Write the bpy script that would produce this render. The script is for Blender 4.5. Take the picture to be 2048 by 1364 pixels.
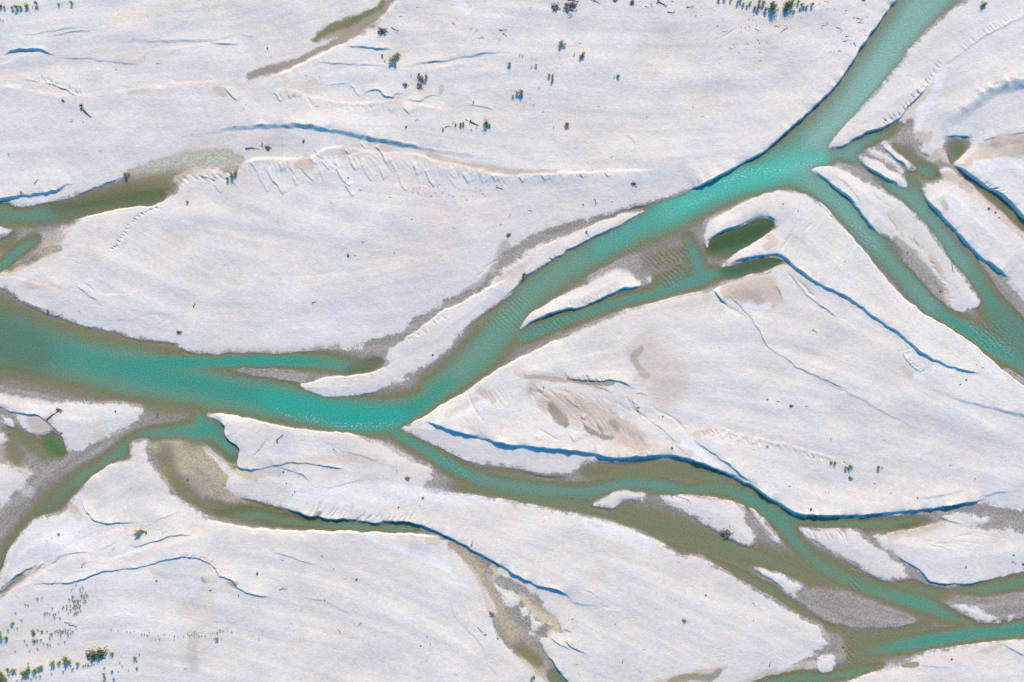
import bpy, math, random
import numpy as np

for o in list(bpy.data.objects):
    bpy.data.objects.remove(o, do_unlink=True)
SC = bpy.context.scene
COL = SC.collection

# ------------------------------------------------------------------ camera, sky, sun, exposure
PX = 0.1                      # metres per unit of the 2048 x 1364 survey grid used below
CAM_H = 136.6
cam_d = bpy.data.cameras.new("camera")
cam = bpy.data.objects.new("camera", cam_d)
COL.objects.link(cam)
cam.location = (0, 0, CAM_H)
cam.rotation_euler = (0, 0, 0)
cam_d.sensor_width = 36
cam_d.lens = 36 * CAM_H / 204.8
cam_d.clip_start = 1
cam_d.clip_end = 60000
SC.camera = cam

SUN_EL = math.radians(33)
SUN_AZ = math.radians(8)      # clockwise from +Y
world = bpy.data.worlds.new("World")
SC.world = world
world.use_nodes = True
wn = world.node_tree
bg = wn.nodes["Background"]
sky = wn.nodes.new("ShaderNodeTexSky")
sky.sky_type = 'NISHITA'
sky.sun_disc = False
sky.sun_elevation = SUN_EL
sky.sun_rotation = SUN_AZ
sky.air_density = 1.0
sky.ozone_density = 3.0
hs = wn.nodes.new("ShaderNodeHueSaturation")      # sky saturation boosted so it fills the shade with deeper blue
hs.inputs["Saturation"].default_value = 1.8
wn.links.new(sky.outputs[0], hs.inputs["Color"])
wn.links.new(hs.outputs[0], bg.inputs[0])
bg.inputs[1].default_value = 0.15
sun_d = bpy.data.lights.new("sun", 'SUN')
sun = bpy.data.objects.new("sun", sun_d)
COL.objects.link(sun)
sun_d.energy = 2.65
sun_d.angle = math.radians(0.5)
sun_d.color = (1.0, 0.84, 0.62)
# lamp shines along local -Z: tilt so the light comes from azimuth SUN_AZ
sun.rotation_euler = (-(math.pi / 2 - SUN_EL), 0, -SUN_AZ)
SC.view_settings.view_transform = 'Standard'
SC.view_settings.look = 'None'
SC.view_settings.exposure = 1.18
SC.view_settings.gamma = 1

# ------------------------------------------------------------------ raster of the survey
STEP = 1.25
X0, X1, Y0, Y1 = -130, 2180, -125, 1490
xs = np.arange(X0, X1 + .01, STEP)
ys = np.arange(Y0, Y1 + .01, STEP)
NX, NY = len(xs), len(ys)
rs = np.random.RandomState(7)

def spec(lmin, lmax, seed, power=1.0, ax=1.0, ay=1.0):
    """band limited noise, unit std; wavelengths in survey units"""
    r = np.random.RandomState(seed)
    n = r.standard_normal((NY, NX))
    F = np.fft.rfft2(n)
    fy = np.fft.fftfreq(NY, STEP)[:, None] * ay
    fx = np.fft.rfftfreq(NX, STEP)[None, :] * ax
    f = np.sqrt(fx * fx + fy * fy) + 1e-9
    A = f ** (-power) * np.exp(-(f * lmin) ** 2) * (1 - np.exp(-(f * lmax) ** 2))
    out = np.fft.irfft2(F * A, s=(NY, NX))
    return (out / out.std()).astype(np.float32)

XX, YY = np.meshgrid(xs, ys)
wob = .8
WX = (XX + wob * spec(13, 60, 1, 1.2)).astype(np.float32)
WY = (YY + wob * spec(13, 60, 2, 1.2)).astype(np.float32)


def smooth(pts, closed=False, seg=7.0):
    P = [np.array(p, float) for p in pts]
    n = len(P)
    out = []
    rng = range(n) if closed else range(n - 1)
    for i in rng:
        p1, p2 = P[i], P[(i + 1) % n]
        p0 = P[i - 1] if (closed or i > 0) else p1
        p3 = P[(i + 2) % n] if (closed or i + 2 < n) else p2
        L = math.hypot(*(p2 - p1)[:2])
        k = max(1, int(L / seg))
        # centripetal-ish: limit tangents to the chord
        m1 = (p2 - p0) * .5; m2 = (p3 - p1) * .5
        for m in (m1, m2):
            q = math.hypot(m[0], m[1])
            if q > L: m *= L / q
        for j in range(k):
            t = j / k
            h00 = 2*t**3 - 3*t*t + 1; h10 = t**3 - 2*t*t + t
            h01 = -2*t**3 + 3*t*t; h11 = t**3 - t*t
            out.append(h00 * p1 + h10 * m1 + h01 * p2 + h11 * m2)
    if not closed: out.append(P[-1])
    return np.array(out)

def win(xa, ya, xb, yb, R):
    i0 = max(0, int((min(xa, xb) - R - X0) / STEP)); i1 = min(NX, int((max(xa, xb) + R - X0) / STEP) + 2)
    j0 = max(0, int((min(ya, yb) - R - Y0) / STEP)); j1 = min(NY, int((max(ya, yb) + R - Y0) / STEP) + 2)
    return slice(j0, j1), slice(i0, i1)

def fill(poly, sm=True):
    """inside test on the warped raster"""
    P = smooth(poly, True) if sm else np.array(poly, float)
    m = np.zeros((NY, NX), bool)
    lo = P.min(0); hi = P.max(0)
    sj, si = win(lo[0], lo[1], hi[0], hi[1], 8)
    x = WX[sj, si]; y = WY[sj, si]
    if x.size == 0: return m
    w = m[sj, si]
    n = len(P)
    r0 = sj.start
    for i in range(n):
        xa, ya = P[i]; xb, yb = P[(i + 1) % n]
        if ya == yb: continue
        # only rows that the edge can cross
        a = max(0, int((min(ya, yb) - 8 - Y0) / STEP) - r0); b = min(w.shape[0], int((max(ya, yb) + 8 - Y0) / STEP) + 2 - r0)
        if b <= a: continue
        yy = y[a:b]; xx = x[a:b]
        c = (yy >= ya) != (yy >= yb)
        c &= xx < (xb - xa) * (yy - ya) / (yb - ya) + xa
        w[a:b] ^= c
    return m

def edt(mask, R=80):
    """distance (survey units) from each False cell to nearest True cell, up to R"""
    K = int(R / STEP)
    big = 1e6
    d = np.where(mask, 0.0, big).astype(np.float32)
    for j in range(1, NY): np.minimum(d[j], d[j-1] + 1, out=d[j])
    for j in range(NY - 2, -1, -1): np.minimum(d[j], d[j+1] + 1, out=d[j])
    d2 = np.minimum(d, K * 2) ** 2
    out = d2.copy()
    for k in range(1, K + 1):
        np.minimum(out[:, k:], d2[:, :-k] + k * k, out=out[:, k:])
        np.minimum(out[:, :-k], d2[:, k:] + k * k, out=out[:, :-k])
    return np.sqrt(out) * STEP

def blur(a, s):
    """gaussian blur, s in survey units"""
    fy = np.fft.fftfreq(NY, STEP)[:, None]; fx = np.fft.rfftfreq(NX, STEP)[None, :]
    G = np.exp(-2 * (math.pi * s) ** 2 * (fx * fx + fy * fy))
    return np.fft.irfft2(np.fft.rfft2(a) * G, s=(NY, NX)).astype(np.float32)

def stroke(pts, prof='gauss', out=None):
    """pts (x, y, r[, v]) -> field max(v * falloff(d / r))"""
    P = smooth([p if len(p) == 4 else (*p, 1.0) for p in pts], False, 12)
    f = out if out is not None else np.zeros((NY, NX), np.float32)
    if len(P) == 1: P = np.vstack([P, P + [[.1, 0, 0, 0]]])
    for i in range(len(P) - 1):
        a, b = P[i], P[i + 1]
        R = max(a[2], b[2]) * 2.3
        sj, si = win(a[0], a[1], b[0], b[1], R)
        x = WX[sj, si] - a[0]; y = WY[sj, si] - a[1]
        if x.size == 0: continue
        dx, dy = b[0] - a[0], b[1] - a[1]
        L2 = dx * dx + dy * dy + 1e-9
        t = np.clip((x * dx + y * dy) / L2, 0, 1)
        d2 = (x - t * dx) ** 2 + (y - t * dy) ** 2
        r = a[2] + t * (b[2] - a[2]); v = a[3] + t * (b[3] - a[3])
        if prof == 'gauss': g = v * np.exp(-d2 / (r * r))
        else: g = v * np.clip(1.6 - 1.1 * np.sqrt(d2) / r, 0, 1)
        np.maximum(f[sj, si], g, out=f[sj, si])
    return f

def sst(x):
    x = np.clip(x, 0, 1)
    return x * x * (3 - 2 * x)

def scarp(H, pts, H_height, D=40.0, face=2.0, taper=None):
    """step in the ground; the high side lies to the LEFT of the direction of travel (x right, y down)"""
    P = smooth(pts, False, 7)
    seg = np.hypot(*(P[1:] - P[:-1]).T)
    cum = np.concatenate([[0], np.cumsum(seg)]); Lt = cum[-1]
    T0 = taper if taper is not None else (.42 * Lt if face >= 3.9 and H_height > 0 else min(35.0, .3 * Lt))
    R = min(2.6 * D, 90) + face
    lo = P.min(0); hi = P.max(0)
    SJ, SI = win(lo[0], lo[1], hi[0], hi[1], R)
    x = WX[SJ, SI]; y = WY[SJ, SI]
    if x.size == 0: return
    best = np.full(x.shape, 1e9, np.float32); sg = np.zeros(x.shape, np.float32); uu = np.zeros(x.shape, np.float32)
    for i in range(len(P) - 1):
        a, b = P[i], P[i + 1]
        sj, si = win(a[0], a[1], b[0], b[1], R)
        sj = slice(max(0, sj.start - SJ.start), max(0, sj.stop - SJ.start)); si = slice(max(0, si.start - SI.start), max(0, si.stop - SI.start))
        px = x[sj, si] - a[0]; py = y[sj, si] - a[1]
        if px.size == 0: continue
        dx, dy = b - a
        L2 = dx * dx + dy * dy + 1e-9
        t = np.clip((px * dx + py * dy) / L2, 0, 1)
        d2 = (px - t * dx) ** 2 + (py - t * dy) ** 2
        s = -(dx * py - dy * px)
        bb = best[sj, si]
        m = d2 < bb
        bb[m] = d2[m]
        q = sg[sj, si]; q[m] = s[m]
        q = uu[sj, si]; q[m] = (cum[i] + t * seg[i])[m]
    d = np.sqrt(best) * np.sign(sg)
    T = sst(uu / T0) * sst((Lt - uu) / T0)
    if Lt > 50:      # the height varies along the bank
        rr = np.random.RandomState(int(abs(P[0][0] * 7 + P[0][1] * 13)) % 100000)
        kn = rr.standard_normal(int(Lt / 9) + 4); kn2 = rr.standard_normal(int(Lt / 32) + 4)
        fade_ = np.exp(-np.abs(d) / 9)
        T = T * (1 - fade_ + fade_ * np.clip(.95 + .16 * np.interp(uu / 9, np.arange(len(kn)), kn) + .24 * np.interp(uu / 32, np.arange(len(kn2)), kn2), .3, 1.5))
    prof = np.where(d > 0, np.exp(-np.maximum(d, 0) / D) * (1 - sst(d / R)), sst((d + face) / face))
    prof[best > R * R] = 0
    H[SJ, SI] += (H_height * T * prof).astype(np.float32)

def groove(H, pts, depth, r):
    P = smooth(pts, False, 8)
    n = len(P)
    Q = [(P[i][0], P[i][1], r, math.sin(math.pi * min(1, (i + .6) / n * 1.0) ** .7) ) for i in range(n)]
    lo = P.min(0); hi = P.max(0)
    sj, si = win(lo[0], lo[1], hi[0], hi[1], r * 3)
    f = np.zeros((NY, NX), np.float32) if False else None
    x = WX[sj, si]; y = WY[sj, si]
    if x.size == 0: return
    g = np.zeros(x.shape, np.float32)
    for i in range(n - 1):
        a, b = Q[i], Q[i + 1]
        px = x - a[0]; py = y - a[1]
        dx, dy = b[0] - a[0], b[1] - a[1]
        t = np.clip((px * dx + py * dy) / (dx * dx + dy * dy + 1e-9), 0, 1)
        d2 = (px - t * dx) ** 2 + (py - t * dy) ** 2
        np.maximum(g, (a[3] + t * (b[3] - a[3])) * np.exp(-d2 / (r * r)), out=g)
    H[sj, si] -= (depth * g).astype(np.float32)

def comb(H, line, spacing, length, direction, depth, r, seed=0, bend=.25, jit=.3):
    """rills running off a line"""
    R = random.Random(seed)
    P = smooth(line, False, 5)
    seg = np.hypot(*(P[1:] - P[:-1]).T); cum = np.concatenate([[0], np.cumsum(seg)])
    s = 0
    while s < cum[-1]:
        i = min(len(P) - 2, int(np.searchsorted(cum, s, 'right') - 1))
        t = (s - cum[i]) / max(seg[i], 1e-6)
        p = P[i] + t * (P[i + 1] - P[i])
        a = math.atan2(direction[1], direction[0]) + R.uniform(-jit, jit)
        L = length * R.uniform(.45, 1.25)
        pts = [p + np.array([R.uniform(-2, 2), R.uniform(-2, 2)])]
        k = 4
        b = R.uniform(-bend, bend) * .5
        for q in range(k):
            a += b * .5
            pts.append(pts[-1] + L / k * np.array([math.cos(a), math.sin(a)]))
        groove(H, pts, depth * R.uniform(.5, 1.3), r * R.uniform(.7, 1.2))
        s += spacing * R.uniform(.6, 1.5)
# ------------------------------------------------------------------ dry ground outlines (survey units)
NB = [(1830,-125),(1791,0),(1776,15),(1761,38),(1736,71),(1711,108),(1686,148),(1661,179),(1631,210),(1586,250),(1536,295),(1499,318),(1454,343),(1399,370),(1374,383),(1311,403),(1249,418),(1199,435),(1136,446),(1106,456),(1074,468),(1049,481),(1024,495),(1007,511),(987,541),(967,566),(944,583),(924,591),(897,601),(862,621),(824,641),(807,661),(774,671),(752,682),(737,684),(712,697),(687,699),(677,691),(637,697),(562,706),(512,704),(425,706),(375,701),(350,687),(275,677),(225,661),(175,650),(125,637),(95,626),(62,611),(25,588),(0,573),(-32,560)]
DRY = [
 NB + [(0,548),(15,541),(45,528),(62,521),(100,508),(120,496),(115,488),(132,466),(150,451),(155,441),(200,430),(250,418),(310,413),(330,401),(350,386),(357,371),(347,358),(375,346),(420,344),(462,346),(480,335),(485,322),(450,302),(375,310),(325,322),(262,337),(255,348),(225,361),(187,376),(150,390),(112,400),(75,407),(30,413),(20,407),(0,405),(-130,412),(-130,-125)],
 [(1990,-125),(1936,0),(1911,15),(1874,43),(1841,75),(1819,100),(1804,123),(1761,173),(1724,215),(1686,260),(1658,295),(1686,293),(1711,278),(1736,265),(1761,258),(1779,248),(1801,233),(1815,240),(1829,252),(1827,265),(1841,287),(1842,308),(1853,316),(1881,317),(1896,328),(1888,300),(1884,290),(1893,276),(1918,273),(1941,274),(1947,282),(1936,305),(1911,327),(1912,333),(1926,341),(1961,368),(1998,388),(2023,411),(2048,438),(2180,560),(2180,-125)],
 [(1850,384),(1858,406),(1876,426),(1898,451),(1916,468),(1936,491),(1961,516),(1986,531),(2011,553),(2031,578),(2048,598),(2180,710),(2180,600),(2060,475),(2035,458),(2015,440),(1995,420),(1970,398),(1945,376),(1920,354),(1896,334),(1882,343),(1885,358),(1870,363),(1850,370),(1845,378)],
 [(1625,341),(1641,351),(1666,371),(1691,391),(1711,411),(1728,433),(1741,451),(1753,463),(1786,481),(1811,503),(1836,526),(1861,551),(1878,566),(1888,581),(1898,601),(1906,616),(1926,623),(1956,611),(1961,603),(1948,581),(1928,551),(1898,521),(1883,491),(1861,461),(1836,433),(1806,406),(1773,386),(1743,371),(1716,356),(1691,341),(1671,336)],
 [(1717,311),(1731,309),(1761,322),(1786,341),(1804,350),(1813,373),(1801,373),(1776,358),(1761,351),(1743,341),(1726,325)],
 [(1731,299),(1745,298),(1775,310),(1795,328),(1806,345),(1790,335),(1765,318),(1740,308)],
 [(1762,287),(1771,282),(1786,300),(1811,322),(1833,338),(1818,341),(1791,317),(1768,297)],
 # spit beside the main river
 [(1289,421),(1249,431),(1211,443),(1164,461),(1136,473),(1106,481),(1074,493),(1050,508),(1024,527),(1002,543),(985,558),(967,577),(924,608),(887,623),(862,643),(837,663),(812,676),(794,687),(772,704),(768,717),(772,727),(764,739),(744,748),(699,754),(662,756),(632,764),(602,768),(612,778),(642,788),(682,792),(724,787),(774,774),(819,752),(862,727),(892,702),(909,682),(917,673),(949,641),(987,613),(1022,588),(1031,576),(1051,553),(1086,532),(1111,516),(1144,496),(1179,478),(1211,463),(1249,445),(1274,428)],
 # island between the two arms
 [(1039,656),(1061,633),(1094,611),(1136,588),(1174,571),(1219,548),(1239,546),(1241,558),(1240,578),(1224,586),(1209,593),(1184,606),(1149,616),(1111,623),(1074,638),(1046,653)],
 [(1246,558),(1259,561),(1264,576),(1246,583)],[(1266,566),(1275,574),(1266,577)],[(1279,563),(1285,566),(1284,572),(1277,574)],[(1294,551),(1301,558),(1302,567),(1295,568),(1292,558)],
 # left bank pieces
 [(-130,790),(0,794),(50,803),(100,807),(140,804),(200,806),(230,804),(270,809),(285,817),(280,837),(265,852),(225,869),(187,887),(140,906),(130,882),(125,867),(114,864),(105,857),(93,869),(70,867),(48,857),(38,845),(35,832),(15,822),(0,817),(-130,808)],
 [(3,829),(12,833),(28,843),(27,854),(12,848),(4,840)],
 [(-130,915),(0,922),(30,937),(70,942),(60,957),(40,977),(20,997),(0,1015),(-130,1090)],
 [(-130,858),(0,869),(14,878),(8,888),(-130,893)],
 [(-130,440),(0,455),(10,459),(23,459),(15,468),(0,476),(-130,500)],
 # lower central ground
 [(410,829),(437,829),(512,842),(562,854),(637,864),(687,867),(724,874),(762,887),(787,902),(824,919),(857,929),(868,942),(864,954),(847,974),(847,981),(887,986),(949,992),(1024,1003),(1116,1022),(1174,1033),(1211,1043),(1244,1053),(1286,1068),(1324,1088),(1361,1110),(1399,1113),(1444,1138),(1486,1165),(1524,1185),(1573,1215),(1611,1238),(1641,1253),(1648,1273),(1656,1285),(1648,1295),(1628,1308),(1598,1323),(1556,1348),(1545,1346),(1505,1362),(1450,1385),(1424,1490),(1250,1490),(1139,1364),(1116,1335),(1091,1300),(1084,1278),(1091,1273),(1099,1258),(1124,1265),(1116,1240),(1101,1230),(1084,1208),(1069,1183),(1044,1172),(1024,1158),(1004,1140),(985,1125),(962,1110),(924,1088),(887,1070),(849,1052),(812,1044),(769,1043),(757,1050),(752,1047),(737,1039),(724,1043),(687,1036),(669,1039),(637,1033),(619,1032),(594,1023),(549,1012),(512,1000),(487,996),(452,977),(450,964),(465,947),(479,937),(477,931),(481,897),(454,874),(452,852),(437,838)],
 # lower left ground
 [(260,889),(282,878),(300,879),(292,894),(297,919),(325,952),(350,989),(387,1017),(400,1023),(420,1038),(440,1050),(512,1060),(562,1064),(612,1065),(687,1065),(737,1067),(824,1070),(869,1077),(892,1083),(902,1098),(922,1113),(942,1130),(959,1153),(969,1178),(987,1206),(996,1235),(985,1234),(992,1263),(1012,1288),(1024,1304),(1049,1323),(1074,1345),(1099,1364),(1200,1490),(-130,1490),(-130,1275),(0,1195),(25,1178),(70,1153),(92,1138),(77,1136),(74,1128),(62,1130),(20,1163),(-8,1186),(0,1148),(10,1120),(25,1090),(50,1058),(70,1038),(107,1028),(125,1023),(135,1009),(160,984),(175,964),(200,944),(232,927),(261,919)],
 [(979,1158),(1019,1183),(1044,1198),(1036,1213),(1058,1216),(1056,1235),(1046,1238),(1032,1210),(1020,1216),(1009,1213),(997,1193),(987,1173)],
 [(1064,1223),(1071,1238),(1089,1246),(1074,1263),(1059,1268),(1059,1248)],
 # right central ground
 [(806,857),(849,836),(887,812),(937,782),(987,747),(1024,727),(1074,703),(1116,682),(1174,658),(1224,636),(1274,618),(1324,603),(1374,591),(1409,585),(1426,580),(1461,566),(1499,553),(1529,545),(1551,534),(1575,531),(1572,522),(1552,516),(1536,515),(1499,518),(1475,526),(1439,533),(1459,520),(1486,501),(1516,486),(1536,470),(1552,459),(1555,452),(1548,440),(1536,434),(1509,438),(1486,448),(1461,458),(1444,463),(1419,478),(1415,493),(1409,481),(1409,471),(1424,453),(1449,433),(1486,411),(1536,388),(1556,385),(1586,385),(1611,391),(1641,408),(1661,428),(1668,441),(1686,458),(1711,486),(1736,516),(1761,548),(1786,578),(1811,603),(1848,631),(1886,651),(1933,681),(1961,704),(1998,737),(2023,757),(2048,777),(2180,885),(2180,1050),(2048,1022),(1998,1012),(1966,1004),(1921,1009),(1836,1024),(1736,1033),(1661,1035),(1586,1029),(1573,1019),(1536,995),(1499,970),(1449,943),(1409,928),(1361,917),(1324,913),(1269,921),(1224,923),(1199,921),(1164,927),(1149,942),(1124,951),(1086,949),(1024,934),(987,928),(932,919),(887,897),(837,874)],
 # islands of the lower right arms
 [(1186,1009),(1211,997),(1236,984),(1261,983),(1289,986),(1291,997),(1289,1004),(1261,999),(1241,1004),(1224,1016),(1209,1014)],
 [(1321,993),(1356,993),(1371,989),(1399,994),(1429,997),(1461,1004),(1486,1014),(1491,1023),(1491,1038),(1506,1068),(1511,1083),(1499,1093),(1459,1075),(1434,1060),(1399,1040),(1369,1023),(1346,1012),(1329,1002)],
 [(1499,1015),(1518,1030),(1536,1047),(1548,1065),(1561,1087),(1545,1078),(1530,1062),(1514,1044)],
 [(1598,1055),(1636,1060),(1676,1058),(1716,1060),(1726,1073),(1748,1090),(1781,1113),(1806,1133),(1821,1155),(1806,1160),(1761,1158),(1741,1145),(1706,1128),(1673,1108),(1636,1088),(1616,1075)],
 [(1748,1075),(1758,1070),(1783,1068),(1823,1060),(1853,1053),(1886,1043),(1911,1045),(1936,1055),(1966,1060),(1998,1060),(2026,1055),(2048,1063),(2180,1060),(2180,1120),(2048,1140),(2011,1150),(1973,1160),(1936,1167),(1886,1167),(1861,1163),(1846,1148),(1831,1133),(1806,1120),(1781,1103),(1761,1090)],
 [(1878,1033),(1906,1025),(1936,1025),(1973,1035),(2018,1033),(1978,1038),(1973,1049),(1936,1052),(1906,1043)],
 [(1506,1135),(1536,1143),(1561,1148),(1606,1170),(1606,1175),(1588,1185),(1578,1190),(1561,1173),(1546,1160),(1528,1148)],
 [(1583,1195),(1596,1194),(1593,1199)],
 [(1906,1210),(1936,1213),(1961,1220),(1986,1230),(2001,1243),(1966,1243),(1946,1235),(1926,1223)],
 [(2021,1233),(2028,1230),(2026,1238),(2016,1245)],
 [(1636,1318),(1655,1310),(1672,1308),(1668,1330),(1662,1342),(1640,1343)],
 [(1660,1375),(1696,1364),(1736,1350),(1761,1343),(1798,1333),(1812,1322),(1848,1305),(1886,1297),(1998,1284),(2048,1280),(2180,1262),(2180,1490),(1500,1490)],
]
SHARP = set()
dry = np.zeros((NY, NX), bool)
for p in DRY:
    dry |= fill(p)
sd_dry = edt(~dry, 80)        # distance inside dry to wet
sd_wet = edt(dry, 80)         # distance inside wet to dry
sd = blur(np.where(dry, sd_dry - .5 * STEP, -(sd_wet - .5 * STEP)), 1.2)

# ------------------------------------------------------------------ depth of the water
DEPTH = [
 [(1930,-120,46,.6),(1860,-10,40,.6),(1820,40,32,.62),(1780,95,32,.66),(1745,150,34,.7),(1705,205,34,.66),(1660,250,34,.62),(1610,290,36,.7),(1560,325,36,.8)],
 [(1645,316,16,1.1),(1590,328,24,1.2),(1530,348,26,1.2),(1470,362,26,1.25),(1400,388,30,1.2),(1330,425,32,1.1),(1270,455,28,1.)],
 [(1270,455,30,.95),(1200,495,30,.85),(1130,535,30,.8),(1070,580,32,.7),(1030,625,32,.7),(1000,660,32,.8),(965,705,30,.85),(920,745,26,.9),(870,780,24,1.)],
 [(870,790,18,1.),(820,820,24,1.2),(760,832,28,1.35),(690,828,32,1.35),(620,812,30,1.25),(540,798,34,1.15),(470,782,32,1.1),(400,767,30,1.)],
 [(480,785,40,1.),(380,765,42,1.),(280,745,45,1.),(180,725,46,.9),(80,695,50,.8),(-20,670,60,.7),(-130,660,60,.7)],
 [(250,720,16,1.),(330,727,12,1.15),(430,724,12,1.15),(520,720,13,1.2),(600,722,13,1.1),(660,726,13,.9),(720,735,12,.5),(755,725,8,.4)],
 [(398,838,12,.8),(430,855,20,.95),(400,862,20,1.),(360,862,12,.85),(320,866,11,.75),(285,872,10,.7),(258,892,13,.75),(230,912,12,.65),(195,934,13,.55),(150,965,16,.5),(110,1000,20,.42),(70,1040,18,.42),(40,1075,16,.42),(10,1110,14,.4),(-50,1190,16,.4)],
 [(435,865,18,.95),(455,888,16,.9),(466,912,10,.6)],
 [(0,425,20,.5),(50,432,16,.6),(95,425,18,.6),(130,425,14,.5),(200,412,12,.45),(260,402,12,.42),(315,390,12,.5)],
 [(120,420,14,.25),(200,395,20,.22),(290,380,24,.2),(370,355,16,.1)],
 [(-20,560,6,.9),(0,537,6,1.),(20,515,8,1.),(45,495,9,.8),(72,478,8,.5)],
 [(10,450,10,.7)],[(20,470,10,.3),(10,490,14,.25)],
 [(1045,672,14,.8),(1100,650,13,.8),(1160,630,12,.75),(1230,605,11,.75),(1300,590,11,.8),(1360,572,12,.75),(1400,558,13,.9),(1432,546,10,.8)],
 [(1375,478,12,.3),(1384,500,12,.5),(1394,525,13,.7),(1402,548,13,.85)],
 [(1428,492,16,.8),(1465,482,22,1.),(1505,465,18,.9),(1538,450,12,.6)],
 [(1440,545,10,.9),(1480,538,11,.9),(1520,530,10,.8),(1556,524,7,.6)],
 [(1600,350,24,.9),(1650,380,24,.8),(1690,420,20,.75),(1725,455,18,.8),(1760,500,18,.65),(1800,540,18,.6),(1840,590,18,.75),(1880,625,18,.85),(1930,660,18,.95),(1980,690,22,.9),(2040,725,24,.75),(2160,810,28,.7)],
 [(1675,305,12,.85),(1720,318,9,.6),(1750,338,9,.6),(1790,372,12,.65),(1830,410,14,.62),(1870,460,15,.66),(1910,510,17,.66),(1945,555,20,.66),(1980,605,24,.66),(2020,650,28,.75),(2060,690,32,.7),(2160,760,36,.65)],
 [(1690,302,10,.9),(1715,292,9,.85),(1745,278,9,.7),(1780,262,8,.45),(1800,248,5,.3)],
 [(1790,300,8,.25),(1812,308,12,.25),(1825,335,12,.45),(1850,340,12,.7),(1862,345,10,.7),(1874,352,6,.5)],
 [(1820,350,9,.3),(1835,385,10,.4),(1850,420,10,.5)],
 [(1915,300,16,.35),(1905,315,8,.6)],
 [(1915,338,5,.3),(1950,368,7,.25),(1990,398,9,.28),(2030,435,9,.25),(2120,520,14,.25)],
 [(800,868,14,1.),(850,898,14,.8),(900,930,14,.85),(940,950,14,.7),(1000,968,14,.5),(1060,976,14,.6),(1110,980,12,.6),(1160,984,12,.55),(1200,978,12,.6),(1260,968,12,.68),(1320,972,14,.65),(1380,982,10,.6),(1430,975,16,.5),(1470,985,18,.6),(1510,1005,16,.75),(1545,1030,14,.75),(1575,1060,14,.7),(1600,1095,14,.6),(1640,1130,18,.5),(1700,1160,20,.5),(1760,1185,18,.6),(1830,1205,16,.75),(1880,1222,12,.7),(1910,1236,10,.5),(1945,1248,10,.5)],
 [(930,985,26,.26),(1020,990,20,.3),(1100,1000,16,.36),(1180,1014,14,.36),(1260,1035,26,.3),(1340,1060,30,.28),(1420,1085,28,.3),(1500,1110,26,.3),(1560,1130,22,.32),(1620,1160,18,.25),(1700,1200,12,.22)],
 [(1170,945,12,.2),(1240,942,18,.26),(1320,935,18,.26),(1400,950,16,.32),(1450,965,20,.4)],
 [(960,945,10,.2),(1060,952,10,.2),(1120,962,10,.2)],
 [(1280,1075,8,.3),(1360,1100,8,.22),(1430,1125,8,.38),(1490,1155,9,.4),(1540,1180,8,.34),(1600,1220,7,.26),(1650,1250,7,.24),(1690,1262,12,.22)],
 [(1560,1030,12,.7),(1610,1042,12,.55),(1680,1046,11,.5),(1760,1048,12,.45),(1830,1042,8,.4)],
 [(1790,1060,12,.28),(1850,1045,8,.28)],
 [(1800,1170,8,.25),(1840,1180,14,.4),(1900,1186,14,.5),(1960,1182,15,.55),(2020,1170,16,.5),(2160,1150,16,.5)],
 [(1830,1200,26,.3),(1760,1215,16,.25),(1900,1240,10,.25)],
 [(2180,1240,20,1.),(2050,1255,18,1.05),(1980,1262,16,1.),(1920,1272,14,.95),(1850,1283,14,1.),(1780,1295,13,.7),(1730,1308,12,.4)],
 [(1850,1252,14,.3),(1720,1290,34,.28),(1700,1330,24,.28),(1640,1352,10,.3)],
 [(1760,1332,6,.4),(1710,1345,9,.6),(1640,1353,9,.65),(1560,1362,10,.65),(1480,1395,16,.6)],
 [(415,1010,10,.25),(450,1022,10,.4),(520,1030,15,.5),(580,1042,11,.5),(640,1048,10,.5),(720,1053,9,.6),(780,1056,9,.65),(830,1060,7,.5)],
 [(470,940,6,.3),(500,1005,8,.3),(560,1020,8,.3)],
 [(1105,1352,8,.5),(1130,1380,10,.6)],[(1040,1300,14,.15),(1070,1325,12,.25)],
 [(100,880,14,.7),(112,896,12,.8),(126,906,6,.5)],
 [(20,862,12,.25),(60,885,14,.25),(90,905,14,.25)],[(30,925,20,.15),(20,900,16,.16)],
 [(5,1182,6,.4),(20,1170,5,.25),(45,1155,5,.15)],
 [(330,905,14,.12),(340,950,14,.14),(370,990,16,.2),(410,1020,10,.2)],
 [(1240,535,20,.05),(1290,525,24,.10),(1335,515,26,.13),(1372,520,14,.3),(1355,552,14,.4),(1310,567,11,.35)],
]
SHOAL = [
 [(400,741,7,.15),(450,743,12,.3),(520,746,13,.42),(570,751,10,.5),(605,760,7,.45)],
 [(1260,528,18,.3),(1230,538,14,.35),(1180,556,6,.3)],[(1368,535,7,.3),(1362,520,6,.25)],
 [(1810,520,9,.3),(1850,560,10,.35),(1880,595,10,.35),(1910,628,8,.3)],
 [(1960,500,8,.2),(2000,560,14,.3),(2040,610,16,.35),(2150,700,24,.4)],
 [(1640,1190,18,.3),(1700,1215,26,.45),(1780,1235,24,.4),(1820,1240,14,.3)],
 [(1850,1150,16,.2),(1960,1215,24,.5),(2040,1220,30,.5),(2100,1215,30,.4)],
 [(1670,1300,20,.3),(1690,1330,14,.2)],
 [(2016,745,10,.5),(2045,765,12,.5)],
 [(1760,1140,10,.3)],
]
dep = np.zeros((NY, NX), np.float32)
for s in DEPTH: stroke(s, 'gauss', dep)
sh = np.zeros((NY, NX), np.float32)
for s in SHOAL: stroke(s, 'gauss', sh)
dep = np.maximum(dep - sh, 0)
dep = dep + .35 * dep * np.clip(1 - dep, 0, 1)

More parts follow.
